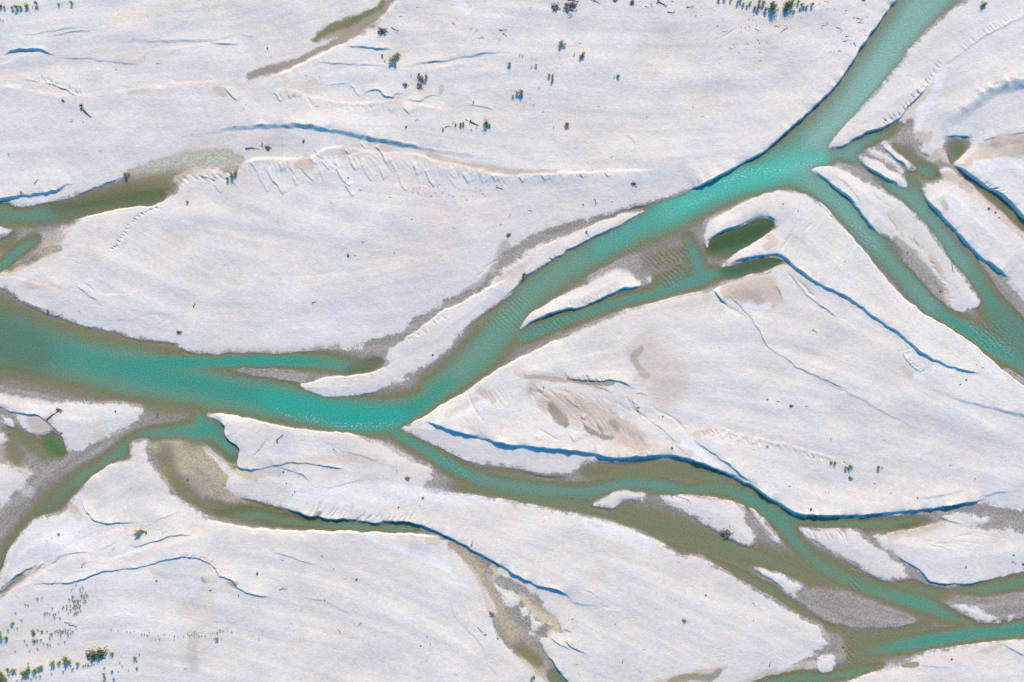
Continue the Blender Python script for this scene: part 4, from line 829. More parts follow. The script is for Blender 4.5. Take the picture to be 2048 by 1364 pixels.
Hx = ext(Hh)
low = Hx < .012
cell = low[:-1, :-1] | low[1:, :-1] | low[:-1, 1:] | low[1:, 1:]
water, idx = sheet("river_water", gxs, gys, np.zeros(Hx.shape, np.float32), cell)
water["kind"] = "structure"
vcol(water.data, "tint", ext(wcol).reshape(-1, 4)[idx])
vflt(water.data, "alpha", ext(wa.astype(np.float32)).ravel()[idx])
vflt(water.data, "foam_glint", ext(foam_glint).ravel()[idx])
vflt(water.data, "ripple", ext(ripple).ravel()[idx])

# ------------------------------------------------------------------ materials
def newmat(name):
    m = bpy.data.materials.new(name); m.use_nodes = True
    return m, m.node_tree, m.node_tree.nodes["Principled BSDF"]
def N(nt, t, **kw):
    n = nt.nodes.new(t)
    for k, v in kw.items(): setattr(n, k, v)
    return n
def math_(nt, op, a, b=None, c=None, clamp=False):
    n = N(nt, "ShaderNodeMath", operation=op, use_clamp=clamp)
    for i, v in enumerate((a, b, c)):
        if v is None: continue
        if isinstance(v, (int, float)): n.inputs[i].default_value = v
        else: nt.links.new(v, n.inputs[i])
    return n.outputs[0]

gm, nt, bs = newmat("river gravel")
ge = N(nt, "ShaderNodeNewGeometry")
ca = N(nt, "ShaderNodeAttribute", attribute_name="pigment")
da = N(nt, "ShaderNodeAttribute", attribute_name="damp")
def noise(nt, scale, detail=2, rough=.6, src=None):
    n = N(nt, "ShaderNodeTexNoise"); n.inputs["Scale"].default_value = scale
    n.inputs["Detail"].default_value = detail; n.inputs["Roughness"].default_value = rough
    nt.links.new(src or ge.outputs["Position"], n.inputs["Vector"])
    return n
n1 = noise(nt, 5.0, 3, .7); n2 = noise(nt, 1.6, 4, .6)
vo = N(nt, "ShaderNodeTexVoronoi"); vo.inputs["Scale"].default_value = 4.2
nt.links.new(ge.outputs["Position"], vo.inputs["Vector"])
vs = N(nt, "ShaderNodeSeparateColor"); nt.links.new(vo.outputs["Color"], vs.inputs[0])
# stones: each one a little lighter or darker
amp = math_(nt, 'MULTIPLY_ADD', da.outputs["Fac"], .38, .17)
s1 = math_(nt, 'SUBTRACT', vs.outputs[0], .5)
s2 = math_(nt, 'SUBTRACT', n1.outputs[0], .5)
s3 = math_(nt, 'SUBTRACT', n2.outputs[0], .5)
ss = math_(nt, 'ADD', math_(nt, 'MULTIPLY', s1, .75), math_(nt, 'MULTIPLY', s2, .9))
ss = math_(nt, 'ADD', ss, math_(nt, 'MULTIPLY', s3, .35))
fac = math_(nt, 'MULTIPLY_ADD', ss, amp, 1.0)
mx = N(nt, "ShaderNodeVectorMath", operation='SCALE')
nt.links.new(ca.outputs["Color"], mx.inputs[0]); nt.links.new(fac, mx.inputs["Scale"])
nt.links.new(mx.outputs[0], bs.inputs["Base Color"])
nt.links.new(math_(nt, 'MULTIPLY_ADD', da.outputs["Fac"], -.25, .95), bs.inputs["Roughness"])
bs.inputs["Specular IOR Level"].default_value = .25
b1 = N(nt, "ShaderNodeBump"); b1.inputs["Distance"].default_value = .05
nt.links.new(math_(nt, 'MULTIPLY_ADD', da.outputs["Fac"], 0.0, .38), b1.inputs["Strength"])
hh = math_(nt, 'ADD', math_(nt, 'MULTIPLY', n1.outputs[0], 1.0), math_(nt, 'MULTIPLY', vo.outputs["Distance"], -1.2))
hh = math_(nt, 'ADD', hh, math_(nt, 'MULTIPLY', n2.outputs[0], 1.6))
nt.links.new(hh, b1.inputs["Height"])
nt.links.new(b1.outputs[0], bs.inputs["Normal"])
ground.data.materials.append(gm)

wm, nt, bs = newmat("river water")
ge = N(nt, "ShaderNodeNewGeometry")
ta = N(nt, "ShaderNodeAttribute", attribute_name="tint")
aa = N(nt, "ShaderNodeAttribute", attribute_name="alpha")
fa = N(nt, "ShaderNodeAttribute", attribute_name="foam_glint")
ra = N(nt, "ShaderNodeAttribute", attribute_name="ripple")
m1 = noise(nt, 3.2, 3, .7, ge.outputs["Position"]); m2 = noise(nt, 1.1, 3, .6, ge.outputs["Position"]); m3 = noise(nt, 7.0, 2, .6, ge.outputs["Position"])
# mottle paints bed-stone grain and sun glitter; then white water with painted glints
mo = math_(nt, 'ADD', math_(nt, 'MULTIPLY', math_(nt, 'SUBTRACT', m1.outputs[0], .5), 1.1), math_(nt, 'MULTIPLY', math_(nt, 'SUBTRACT', m3.outputs[0], .5), 1.3))
fc = math_(nt, 'MULTIPLY_ADD', mo, 1.25, 1.0)
sc = N(nt, "ShaderNodeVectorMath", operation='SCALE')
nt.links.new(ta.outputs["Color"], sc.inputs[0]); nt.links.new(fc, sc.inputs["Scale"])
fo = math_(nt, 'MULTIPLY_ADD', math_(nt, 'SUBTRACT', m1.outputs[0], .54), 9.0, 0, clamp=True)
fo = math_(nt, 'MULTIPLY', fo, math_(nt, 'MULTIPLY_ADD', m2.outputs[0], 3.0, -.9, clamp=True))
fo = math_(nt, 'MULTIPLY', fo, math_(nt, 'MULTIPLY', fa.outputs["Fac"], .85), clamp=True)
glitter = math_(nt, 'MULTIPLY', math_(nt, 'MULTIPLY_ADD', m3.outputs[0], 6.0, -3.7, clamp=True), math_(nt, 'MULTIPLY', math_(nt, 'POWER', aa.outputs["Fac"], 3.0), .12))  # pale specks of sun glitter painted on the deeper water
fo = math_(nt, 'ADD', fo, glitter, clamp=True)
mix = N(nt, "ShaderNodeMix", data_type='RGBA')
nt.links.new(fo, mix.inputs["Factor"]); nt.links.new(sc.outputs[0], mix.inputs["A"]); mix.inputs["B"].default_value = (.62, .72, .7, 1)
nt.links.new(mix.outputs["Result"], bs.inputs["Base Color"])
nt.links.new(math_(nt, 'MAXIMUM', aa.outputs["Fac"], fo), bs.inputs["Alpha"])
bs.inputs["Roughness"].default_value = .12
bs.inputs["IOR"].default_value = 1.33
wv = N(nt, "ShaderNodeTexWave"); wv.wave_type = 'BANDS'; wv.bands_direction = 'DIAGONAL'
wv.inputs["Scale"].default_value = .55; wv.inputs["Distortion"].default_value = 5; wv.inputs["Detail"].default_value = 2; wv.inputs["Detail Scale"].default_value = 1.2
nt.links.new(ge.outputs["Position"], wv.inputs["Vector"])
bh = math_(nt, 'ADD', math_(nt, 'MULTIPLY', m1.outputs[0], 1.2), math_(nt, 'MULTIPLY', m3.outputs[0], .5))
bh = math_(nt, 'ADD', bh, math_(nt, 'MULTIPLY', math_(nt, 'MULTIPLY', wv.outputs["Fac"], ra.outputs["Fac"]), 2.0))
bp = N(nt, "ShaderNodeBump"); bp.inputs["Distance"].default_value = .05; bp.inputs["Strength"].default_value = .8
nt.links.new(bh, bp.inputs["Height"]); nt.links.new(bp.outputs[0], bs.inputs["Normal"])
water.data.materials.append(wm)
# ------------------------------------------------------------------ plants, driftwood, boulders
def ground_z(px, py):
    fx = np.clip((px - X0) / STEP, 0, NX - 2); fy = np.clip((py - Y0) / STEP, 0, NY - 2)
    i, j = int(fx), int(fy); tx, ty = fx - i, fy - j
    return float((Hh[j, i] * (1 - tx) + Hh[j, i + 1] * tx) * (1 - ty) + (Hh[j + 1, i] * (1 - tx) + Hh[j + 1, i + 1] * tx) * ty)

def wood_mat(name, a, b):
    m, nt, bs = newmat(name)
    oi = N(nt, "ShaderNodeObjectInfo"); tc = N(nt, "ShaderNodeTexCoord")
    n = N(nt, "ShaderNodeTexNoise"); n.inputs["Scale"].default_value = 9; n.inputs["Detail"].default_value = 4
    nt.links.new(tc.outputs["Object"], n.inputs["Vector"])
    r = N(nt, "ShaderNodeMix", data_type='RGBA')
    nt.links.new(math_(nt, 'MULTIPLY_ADD', oi.outputs["Random"], .7, math_(nt, 'MULTIPLY_ADD', n.outputs[0], 1.6, -.8), clamp=True), r.inputs["Factor"])
    r.inputs["A"].default_value = (*a, 1); r.inputs["B"].default_value = (*b, 1)
    nt.links.new(r.outputs["Result"], bs.inputs["Base Color"]); bs.inputs["Roughness"].default_value = .85
    bp = N(nt, "ShaderNodeBump"); bp.inputs["Distance"].default_value = .02; nt.links.new(n.outputs[0], bp.inputs["Height"]); nt.links.new(bp.outputs[0], bs.inputs["Normal"])
    return m
M_WOOD = wood_mat("weathered driftwood", (.16, .11, .085), (.30, .235, .19))
M_ROOT = wood_mat("dark wet roots", (.07, .05, .04), (.15, .105, .085))
M_ROCK = wood_mat("dark boulder stone", (.09, .085, .085), (.19, .18, .17))
def leaf_mat(name, a, b):
    m, nt, bs = newmat(name)
    oi = N(nt, "ShaderNodeObjectInfo"); g = N(nt, "ShaderNodeNewGeometry")
    r = N(nt, "ShaderNodeMix", data_type='RGBA')
    nt.links.new(math_(nt, 'MULTIPLY_ADD', g.outputs["Random Per Island"], .65, math_(nt, 'MULTIPLY', oi.outputs["Random"], .35)), r.inputs["Factor"])
    r.inputs["A"].default_value = (*a, 1); r.inputs["B"].default_value = (*b, 1)
    nt.links.new(r.outputs["Result"], bs.inputs["Base Color"]); bs.inputs["Roughness"].default_value = .6
    return m
M_LEAF = leaf_mat("willow leaves", (.085, .135, .03), (.25, .31, .07))
M_DRYL = leaf_mat("dry brushwood leaves", (.06, .065, .025), (.15, .13, .06))

def mesh(name, V, F, mat, smooth_=False):
    me = bpy.data.meshes.new(name); me.from_pydata(V, [], F); me.materials.append(mat)
    if smooth_: me.polygons.foreach_set("use_smooth", [True] * len(F))
    me.update(); return me

def tube(V, F, pts, rads, sides=6, cap=True):
    P = [np.array(p, float) for p in pts]
    b0 = len(V)
    for i, p in enumerate(P):
        d = P[min(i + 1, len(P) - 1)] - P[max(i - 1, 0)]
        d /= np.linalg.norm(d) + 1e-9
        u = np.cross(d, (0, 0, 1) if abs(d[2]) < .9 else (1, 0, 0)); u /= np.linalg.norm(u)
        v = np.cross(u, d)
        for k in range(sides):
            a = 2 * math.pi * k / sides
            V.append(tuple(p + rads[i] * (math.cos(a) * u + math.sin(a) * v)))
    for i in range(len(P) - 1):
        for k in range(sides):
            a = b0 + i * sides + k; b = b0 + i * sides + (k + 1) % sides
            F.append((a, b, b + sides, a + sides))
    if cap:
        F.append(tuple(b0 + k for k in range(sides))[::-1]); e = b0 + (len(P) - 1) * sides
        F.append(tuple(e + k for k in range(sides)))

def make_shrub(seed, leafm, spread=1.0, tall=1.0, nleaf=300):
    """unit shrub: radius about 1, height about 1"""
    R = random.Random(seed)
    C = [(0, 0, .72)]
    for k in range(R.randint(5, 8)):
        a = R.uniform(0, 6.283); q = R.uniform(.35, .78) * spread
        C.append((q * math.cos(a), q * math.sin(a), R.uniform(.25, .7)))
    V, F = [], []
    for i in range(nleaf):
        c = C[R.randrange(len(C))]
        s = .24
        p = np.array([R.gauss(c[0], s), R.gauss(c[1], s), max(.06, R.gauss(c[2], .17))])
        n = np.array([R.gauss(0, 1), R.gauss(0, 1), R.gauss(.6, 1)]); n /= np.linalg.norm(n)
        u = np.cross(n, (R.gauss(0, 1), R.gauss(0, 1), R.gauss(0, 1))); u /= np.linalg.norm(u) + 1e-9
        v = np.cross(n, u)
        l = R.uniform(.10, .19); w = l * .5
        b = len(V)
        V += [tuple(p - u * l), tuple(p - v * w), tuple(p + u * l), tuple(p + v * w)]
        F.append((b, b + 1, b + 2, b + 3))
    fol = mesh("foliage", V, F, leafm)
    V, F = [], []
    for c in C:
        m_ = (c[0] * .35 + R.uniform(-.05, .05), c[1] * .35, c[2] * .55)
        tube(V, F, [(R.uniform(-.04, .04), R.uniform(-.04, .04), -.08), m_, c], [.05, .035, .012], 5)
    return fol, mesh("stems", V, F, M_WOOD)
SHRUBS = [make_shrub(s, M_LEAF, 1.1, 1, 240) for s in (3, 4, 5, 6)]
DRYS = [make_shrub(s, M_DRYL, 1.15, 1, 170) for s in (13, 14)]
SEED = [make_shrub(s, M_LEAF, .7, 1, 90) for s in (23, 24, 25)]

def bent(L, R, n=6, amp=.06):
    ph = R.uniform(0, 6.28); a = amp * L * R.uniform(.4, 1.2)
    return [(L * (i / (n - 1) - .5), a * math.sin(ph + 3.2 * i / (n - 1)), .02 * L * math.sin(ph * 2 + 5 * i / (n - 1))) for i in range(n)]
def make_wood(kind, seed):
    """unit length pieces lying along X; returns list of (part name, mesh)"""
    R = random.Random(seed)
    parts = []
    if kind in 'lrs':
        V, F = [], []
        P = bent(1.0, R); r0 = {'l': .040, 'r': .060, 's': .045}[kind]
        P = [(p[0], p[1], p[2] + r0 * .8) for p in P]
        rad = [r0 * (1 - .7 * i / 5) * R.uniform(.9, 1.1) for i in range(6)]
        tube(V, F, P, rad, 8)
        parts.append(("trunk", mesh("trunk", V, F, M_WOOD, True)))
        nb = {'l': 2, 'r': 2, 's': 5}[kind]
        for k in range(nb):
            V, F = [], []
            i = R.randint(2, 4); p = np.array(P[i]); s = R.choice((-1, 1)); L = R.uniform(.12, .22) if kind != 's' else R.uniform(.25, .5)
            d = np.array([R.uniform(.3, .9), s * R.uniform(.4, 1.), R.uniform(.05, .6)]); d /= np.linalg.norm(d)
            tube(V, F, [p, p + d * L * .5, p + d * L + np.array([.03, s * .03, -.03])], [rad[i] * .6, rad[i] * .4, .006], 5)
            parts.append(("branch", mesh("branch", V, F, M_WOOD)))
    if kind == 'r':
        V, F = [], []
        for k in range(9):
            a = 2 * math.pi * k / 9 + R.uniform(-.2, .2); L = R.uniform(.12, .24)
            o = np.array([-.48, 0, .09])
            d = np.array([R.uniform(-.5, .1), math.cos(a), math.sin(a) * .8 + .15])
            e = o + d * L; e[2] = max(e[2], .0)
            tube(V, F, [o, o + d * L * .5 + np.array([-.02, 0, .01]), e], [.05, .03, .008], 5)
        parts.append(("root_plate", mesh("root_plate", V, F, M_ROOT)))
    if kind == 'h':
        for nm, n, m in (("tangled_sticks", 26, M_WOOD), ("roots", 16, M_ROOT)):
            V, F = [], []
            for k in range(n):
                c = np.array([R.gauss(0, .24), R.gauss(0, .13), abs(R.gauss(.10, .07))]); a = R.gauss(0, .8); L = R.uniform(.2, .5)
                d = np.array([math.cos(a), math.sin(a), R.gauss(0, .22)]) * L * .5
                q = np.array([R.gauss(0, .03), R.gauss(0, .03), .03])
                tube(V, F, [c - d, c + q, c + d], [R.uniform(.02, .04), R.uniform(.015, .03), .006], 5)
            parts.append((nm, mesh(nm, V, F, m)))
    if kind == 't':
        V, F = [], []
        P = bent(1.0, R, 4, .1); P = [(p[0], p[1], p[2] + .05) for p in P]
        tube(V, F, P, [.055, .07, .05, .02], 6)
        d = R.choice((-1, 1))
        tube(V, F, [P[1], (P[1][0] + .22, d * .22, .12)], [.035, .012], 5)
        parts.append(("stick", mesh("driftwood_stick", V, F, M_WOOD)))
    return parts
import bmesh
def make_rock(seed):
    R = random.Random(seed)
    bm = bmesh.new(); bmesh.ops.create_icosphere(bm, subdivisions=3, radius=.5)
    pl = [(np.array([R.gauss(0, 1) for _ in range(3)]), R.uniform(.33, .45)) for _ in range(9)]
    for v in bm.verts:
        p = np.array(v.co)
        for n, d in pl:
            n = n / np.linalg.norm(n); q = p @ n
            if q > d: p = p - n * (q - d) * .85
        v.co = (p[0] * 1.15, p[1] * .9, p[2] * .75 + .2)
    me = bpy.data.meshes.new("boulder"); bm.to_mesh(me); bm.free(); me.materials.append(M_ROCK)
    return [("stone", me)]
PROTO = {k: [make_wood(k, 40 + 7 * s + ord(k)) for s in range(3)] for k in 'lrsht'}
PROTO['k'] = [make_rock(s) for s in (81, 82, 83)]

def empty(name, loc, rot, scale):
    o = bpy.data.objects.new(name, None); COL.objects.link(o)
    o.empty_display_size = .2
    o.location = loc; o.rotation_euler = rot; o.scale = scale
    return o
def part(name, me, parent):
    o = bpy.data.objects.new(name, me); COL.objects.link(o); o.parent = parent
    return o

PLACES = [  # landmarks (x, y, words)
 (40,15,"on upper left corner gravel"),(130,10,"right of the upper left plants"),(10,43,"below the upper left plants"),(300,100,"on upper left gravel sheet"),(160,225,"below the upper left washout"),(470,212,"left of the yellow silt edge"),(210,300,"above the left side pool"),(60,372,"above the left river branch"),
 (255,350,"at the left pool's upper end"),(376,404,"right of the left pool's end"),(465,352,"where the left rill fan begins"),(470,254,"beside the curved shaded dune bank"),(540,290,"below the curved shaded dune bank"),(610,283,"directly under the curved dune bank"),(640,155,"near the top damp silt strip"),(640,213,"below the yellow silt edge"),(536,97,"left of the top silt strip"),(790,60,"right of the top silt strip"),(788,120,"between two shaded upper streaks"),
 (840,160,"at the upper washout hollow"),(840,245,"below the upper washout hollow"),(900,255,"in the mid upper driftwood line"),(955,210,"right of the upper washout hollow"),(955,255,"at the driftwood line's right end"),(920,55,"below the small top fan"),(985,70,"left of the top driftwood heaps"),(1140,15,"along the top edge mid right"),(1210,8,"along the top edge beyond centre"),(1310,10,"by the top edge right of centre"),(1385,22,"left of the grassy top patch"),
 (1120,92,"on the wide upper bar"),(1155,112,"on the middle of upper bar"),(1042,112,"on the upper bar's left part"),(1070,134,"on the upper bar, left middle"),(1105,155,"at the upper bar's centre left"),(1232,155,"alone mid upper bar"),(1038,190,"on the upper bar's lower left"),(1060,208,"under the upper bar's left shrubs"),(1120,252,"on the lower upper bar"),(1150,214,"on plain gravel mid upper bar"),(1390,225,"on plain gravel left of river"),(1295,235,"right of the faint beige arc"),(1223,316,"inside the faint beige arc"),
 (1480,10,"in the grassy patch at top"),(1500,65,"under the grassy top patch"),(1560,20,"beside the tall top shrubs"),(1568,58,"below the tall top shrubs"),(1615,14,"right of the tall top shrubs"),(1690,60,"left of the river's top reach"),(1680,100,"by the river's top left bank"),(1963,11,"in the upper right corner"),(1436,128,"below the stony upper right drift"),
 (400,610,"on the big left bar's lower part"),(140,622,"on the left bar's lower tip"),(451,530,"on the big left bar's centre"),(700,508,"on the middle of big bar"),(631,603,"on big bar's lower middle"),(728,485,"near the big bar's lone boulder"),(740,380,"under the rill fan"),(820,430,"on the big bar's tan patch"),(909,457,"at the tan patch's right end"),(950,390,"below the rill fan's right end"),(1010,450,"above the grey side channel"),(1060,422,"above the grey side channel's bend"),(1190,405,"above the spit's upper end"),(1266,368,"on the bank above teal bend"),(1396,365,"at the teal bend's cut bank"),
 (1177,471,"on the spit's river edge"),(1047,552,"on the spit's middle edge"),(866,709,"on the spit's lower end"),(1565,408,"on the bar below the confluence"),(1628,662,"on the central right bar"),(1689,524,"beside the inner right channel"),(1905,536,"on the long right island's end"),(1815,505,"on the long right island's shore"),(1985,425,"on the sandy strip far right"),(1881,582,"at the right island's ragged edge"),
 (115,825,"on the left triangular island"),(232,822,"on the triangular island's right part"),(315,829,"in shallows right of triangular island"),(115,865,"beside the green left pool"),(22,864,"in shallows at the left edge"),(375,958,"on the brown silt flat"),(262,978,"on the bar left of silt"),
 (561,874,"on the lower central bar's top"),(671,901,"right of the bar's long log"),(800,955,"on the lower central bar's nose"),(568,943,"near the lower bar's scarps"),(590,975,"below the lower bar's scarps"),(846,995,"on the lower central bar's neck"),(820,1012,"below the lower central bar's neck"),
 (1343,895,"at the beige fan's right side"),(1276,815,"by the beige fan's upper scarp"),(1087,774,"at the beige fan's left"),(1325,832,"above the beige fan"),(1162,835,"inside the beige fan"),(1190,895,"under the beige fan"),(1271,909,"on the long blue bank's edge"),(1031,896,"in the long blue bank's shade"),(1533,870,"near the beige ridge line"),(1533,798,"on the right bar's middle"),
 (1590,811,"on the right bar's upper middle"),(1660,880,"above the right bar's shrubs"),(1768,881,"above right of the bar's shrubs"),(1695,930,"among the right bar's shrubs"),(1758,934,"right of the bar's shrub group"),(1700,956,"below the right bar's shrubs"),(1900,930,"on the right bar's far end"),(1947,956,"above the right bar's lower bank"),(1810,990,"above the lower right cut bank"),(1650,985,"on the bar below its shrubs"),(1620,1016,"at the lower blue bank's edge"),(1920,765,"below the right bar's scarp"),(1960,732,"near the right channel's bank"),(2027,747,"in shallows at the right edge"),
 (278,1063,"below the left silt pool"),(330,1062,"right of the lower left bush"),(120,1068,"on the lower left bank"),(105,1078,"on the lower left bank slope"),(171,1127,"above the lower left scarp"),(230,1095,"on the lower left sand tongue"),(111,1162,"across the lower left scarp"),(147,1178,"above the lower left thicket"),(147,1246,"between the lower left thickets"),(316,1159,"below the lower left scarp"),(422,1179,"at the dark silt hollow"),(479,1188,"below the dark silt hollow"),(373,1335,"on the bottom left gravel"),
 (228,1303,"right of the big brushwood pile"),(192,1305,"on the bottom left gravel flat"),(280,1310,"on bottom gravel right of pile"),(566,1118,"on the lower middle bar's top"),(645,1113,"on the lower middle bar's crest"),(567,1177,"at the lower middle scarp's end"),(700,1157,"on the lower middle bar"),(516,1145,"left of the lower middle bar"),(720,1245,"on the lower middle bar's centre"),(679,1262,"on the lower middle bar's base"),(601,1280,"on the bottom middle gravel"),(523,1268,"on the bottom gravel left middle"),(945,1082,"right of the curved silt channel"),(966,1262,"left of the lower silt channel"),(900,1283,"left of the cracked gravel line"),(855,1290,"on bottom gravel near centre"),(880,1335,"at the bottom edge near centre"),
 (1064,1353,"at the bottom beside silt channel"),(1453,1060,"at the small island's tip"),(1425,1033,"on the small lower island"),(1368,1240,"on the lower right bar's middle"),(1358,1124,"on the lower right bar's shore"),(1411,1189,"on the lower right bar's upper part"),(1508,1208,"on lower right bar near channel"),(1246,1319,"on the lower bar's bottom part"),(1288,1297,"on the lower bar's bottom middle"),(1153,1327,"right of the lower silt channel"),(1280,1342,"at the lower bar's bottom"),(1241,1072,"on the lower bar's top shore"),(1042,1055,"on lower bar's upper left"),(1518,1339,"at the bottom beside olive silt"),(1145,1237,"near the lower bar's small scarps"),(1230,1247,"on the lower bar's left middle"),(1506,1240,"on the lower bar's right end"),
 (2035,1126,"on the far right lower island"),(1930,1132,"on the big lower right island"),(1633,1084,"on the narrow lower right island"),(1743,1124,"on the narrow island's middle"),(1540,1325,"on the lower bar's right bottom"),(1686,1293,"on wet gravel lower right"),(1902,1317,"on the bottom right bank"),(1796,1333,"at the bottom right pool"),
]
def place_of(x, y):
    return min(PLACES, key=lambda p: (p[0] - x) ** 2 + (p[1] - y) ** 2)[2]
ALL = []     # (empty, x, kind text, place, category, group)
RNG = random.Random(99)

# shrubs: x, y, radius, height factor
SH = """4 15 5;14 18 3;30 19 3.5;38 18 5;46 18 4;59 15 5.5;78 10 5;75 17 2;69 16 2;121 11 3;127 11 1.5;147 9 4;3 41 3;10 44 2;21 309 2.2
784 122 7;790 116 5.5;796 112 6;766 113 3;771 122 2.6;792 130 4.2;780 134 2.6;1019 130 4.6;823 152 2.6;839 152 4;853 156 4.5;947 205 2.6;906 245 2.5;912 250 3;922 250 4;928 249 4;973 247 7.5;980 252 3;954 254 2.5;943 260 2;886 259 3;641 155 1.6;614 153 1.5;526 287 2.2
1121 90 6.5;1128 92 4;1148 110 2.6;1165 110 5;1160 117 4.5;1040 112 2;1045 113 2;1072 132 3;1063 136 2;1098 153 3.5;1105 151 3;1104 162 4;1228 155 2.5;1235 155 3.8;1238 153 2.4;1078 177 1.8;1042 186 6.5;1034 188 4.5;1026 193 3;1132 249 4.5;1136 251 4;1107 255 1.9
1436 2 4;1447 1 4;1460 4 3;1474 7 4;1480 3 4;1486 11 4;1493 15 3;1499 7 4;1507 18 4;1514 17 6;1524 8 5;1530 21 5;1518 4 4
1546 22 9.5;1541 14 8;1575 14 11;1580 8 8;1570 20 7;1586 25 3;1601 14 5;1606 17 3;1611 15 4;1622 12 4.5;1595 6 4;1963 11 6.5;1969 10 4
254 350 5;259 349 3;467 351 7;474 346 5.5;457 358 4;376 404 3.4;97 621 3.2
1660 924 3.6;1668 925 3.8;1690 934 4;1698 931 4.8;1702 934 3;1755 934 4.8;1763 934 2.4;1947 956 2.6;1162 835 1.6;1271 909 2.2;1190 895 1.6
278 1063 7.5;284 1060 5;294 1062 3.4;329 1063 1.8;479 1188 2.4;227 1303 4.5;273 1312 3;282 1305 2.2;276 1319 2.2;277 1333 3;242 1322 2.4;247 1329 1.8;212 1333 2.6;228 1339 3;212 1345 3;213 1351 3;231 1354 3;212 1357 2.8;206 1362 3;260 1337 2;240 1340 1.6;1064 1353 5;1068 1351 3.5"""
for tok in SH.replace("\n", ";").split(";"):
    x, y, r = [float(v) for v in tok.split()]
    fol, st = SHRUBS[RNG.randrange(4)] if r > 2.6 else SEED[RNG.randrange(3)]
    R = r * PX * .80; Hs = R * (2.1 if r < 6 else 1.8) * RNG.uniform(.9, 1.1)
    wx, wy = world_xy(x, y)
    e = empty("willow_shrub", (wx, wy, ground_z(x, y)), (0, 0, RNG.uniform(0, 6.28)), (R, R * RNG.uniform(.85, 1.1), Hs))
    part("foliage", fol, e); part("stems", st, e)
    k = "large bushy green willow shrub" if r >= 6 else "round green willow shrub" if r >= 3.5 else "small green willow shrub" if r > 2.2 else "tiny green seedling"
    ALL.append((e, x, y, k, place_of(x, y), "shrub", "willow shrubs on the gravel bars"))

# crowded seedlings, lower left (tile units / 4)
TH = {
 "upper": "660,605 680,595 670,640 665,665 690,680 700,700 640,700 600,670 590,690 570,690 600,710 655,700 685,720 640,720 655,740 610,745 600,760 630,750 575,740 550,740 520,750 515,765 545,765 650,755 670,660 705,635 620,735 590,665 660,780 640,790 625,795 610,805 430,765 485,790 455,810 440,815 450,840 410,805 385,800 370,800 368,815 495,840 560,800 580,775 345,680 308,690 210,735 232,742 130,805 715,660 625,575 610,700 615,765 630,700 690,660",
 "middle": "178,860 110,890 95,910 70,945 10,955 15,990 55,1000 275,945 280,960 270,980 312,938 340,950 352,950 385,950 420,970 430,965 410,1000 455,950 470,940 490,935 480,955 500,945 510,950 535,930 540,950 560,935 575,925 580,960 500,965 520,940 555,955 600,945 208,1025 225,1055 285,1020 310,1022 338,1018 362,1042 395,1050 415,1055 485,1045 535,1030 312,1085 250,1105 128,1112 8,1000 60,1010 5,975 500,985 560,975 145,930",
 "bottom": "75,1250 20,1280 15,1300 35,1310 60,1330 120,1255 110,1290 140,1285 178,1280 85,1295 215,1270 240,1250 245,1225 225,1275 290,1260 300,1250 330,1240 350,1230 355,1250 310,1265 440,1195 445,1185 490,1200 545,1160 550,1185 572,1180 580,1220 640,1200 630,1240 590,1250 240,1200 30,1345 15,1355 150,1340 60,1350 5,1290 25,1295 45,1300 8,1335 300,1270 210,1280 235,1262 535,1170 245,1310 265,1325 305,1315 335,1305 430,1285 520,1265 600,1245 680,1220 700,1215 718,1215 190,1330 165,1355 95,1275 130,1275",
 "right": "1258,1010 1280,980 1210,955 1405,985 1432,985 1475,998 1508,965 1565,950 1580,965 1560,980 1650,980 1745,960 1768,935 1720,1008 1745,1005 1778,1005 1790,950 1860,955 1830,945 960,935 1405,1015 1620,985 1600,985 1670,965 1690,962 1710,960 1540,975 1525,980 1370,975 1195,975 1170,968 1150,965 1090,945 1060,950 1030,948 905,935 1093,1155 1128,1128 1105,1185 1110,1240 1290,1005 1325,968",
}
BIG = {(75,1250):2.8,(20,1280):4.2,(15,1300):4.5,(35,1310):4,(60,1330):3.2,(120,1255):3.6,(215,1270):4.2,(240,1250):4,(290,1260):3.4,(330,1240):3.4,(350,1230):3,(440,1195):4,(490,1200):3.2,(545,1160):4.4,(550,1185):4,(572,1180):3,(15,990):3.6,(55,1000):3.4,(275,945):2.8,(280,960):3,(285,1020):3,(640,1200):2.8,(110,890):2.6,(1745,1005):2.8,(1768,935):2.2,(1745,960):2.2,(1093,1155):2.6,(1110,1240):2.2,(225,1275):4,(210,1280):3.6,(5,1290):4.5,(30,1345):3.6}
for nm, s in TH.items():
    for tok in s.split():
        a, b = [int(v) for v in tok.split(",")]
        x, y = a / 4, 1023 + b / 4
        r = BIG.get((a, b), RNG.uniform(1.5, 2.3) if nm != "right" else RNG.uniform(.9, 1.5))
        fol, st = SHRUBS[RNG.randrange(4)] if r > 2.5 else SEED[RNG.randrange(3)]
        R = r * PX * 1.12; Hs = R * RNG.uniform(2.1, 2.8)
        wx, wy = world_xy(x, y)
        e = empty("willow_seedling", (wx, wy, ground_z(x, y)), (0, 0, RNG.uniform(0, 6.28)), (R, R, Hs))
        part("foliage", fol, e); part("stems", st, e)
        e["category"] = "seedling"
        big = r > 2.5
        e["label"] = {
            "upper": "one of the thin green seedlings crowded in the uppermost lower left thicket",
            "middle": ("one of the larger" if big else "one of the small") + " green seedlings scattered in the middle lower left thicket",
            "bottom": ("one of the bushy dark" if big else "one of the thin") + " green seedlings in the bottom left corner thicket",
            "right": "one of the sparse tiny seedlings strung out right of the lower left thickets"}[nm]
        e["group"] = {"upper": "seedlings of the uppermost thicket", "middle": "seedlings of the middle thicket", "bottom": "seedlings of the corner thicket", "right": "seedlings in the sparse line"}[nm] + (", larger ones" if big and nm in ("middle", "bottom") else "")

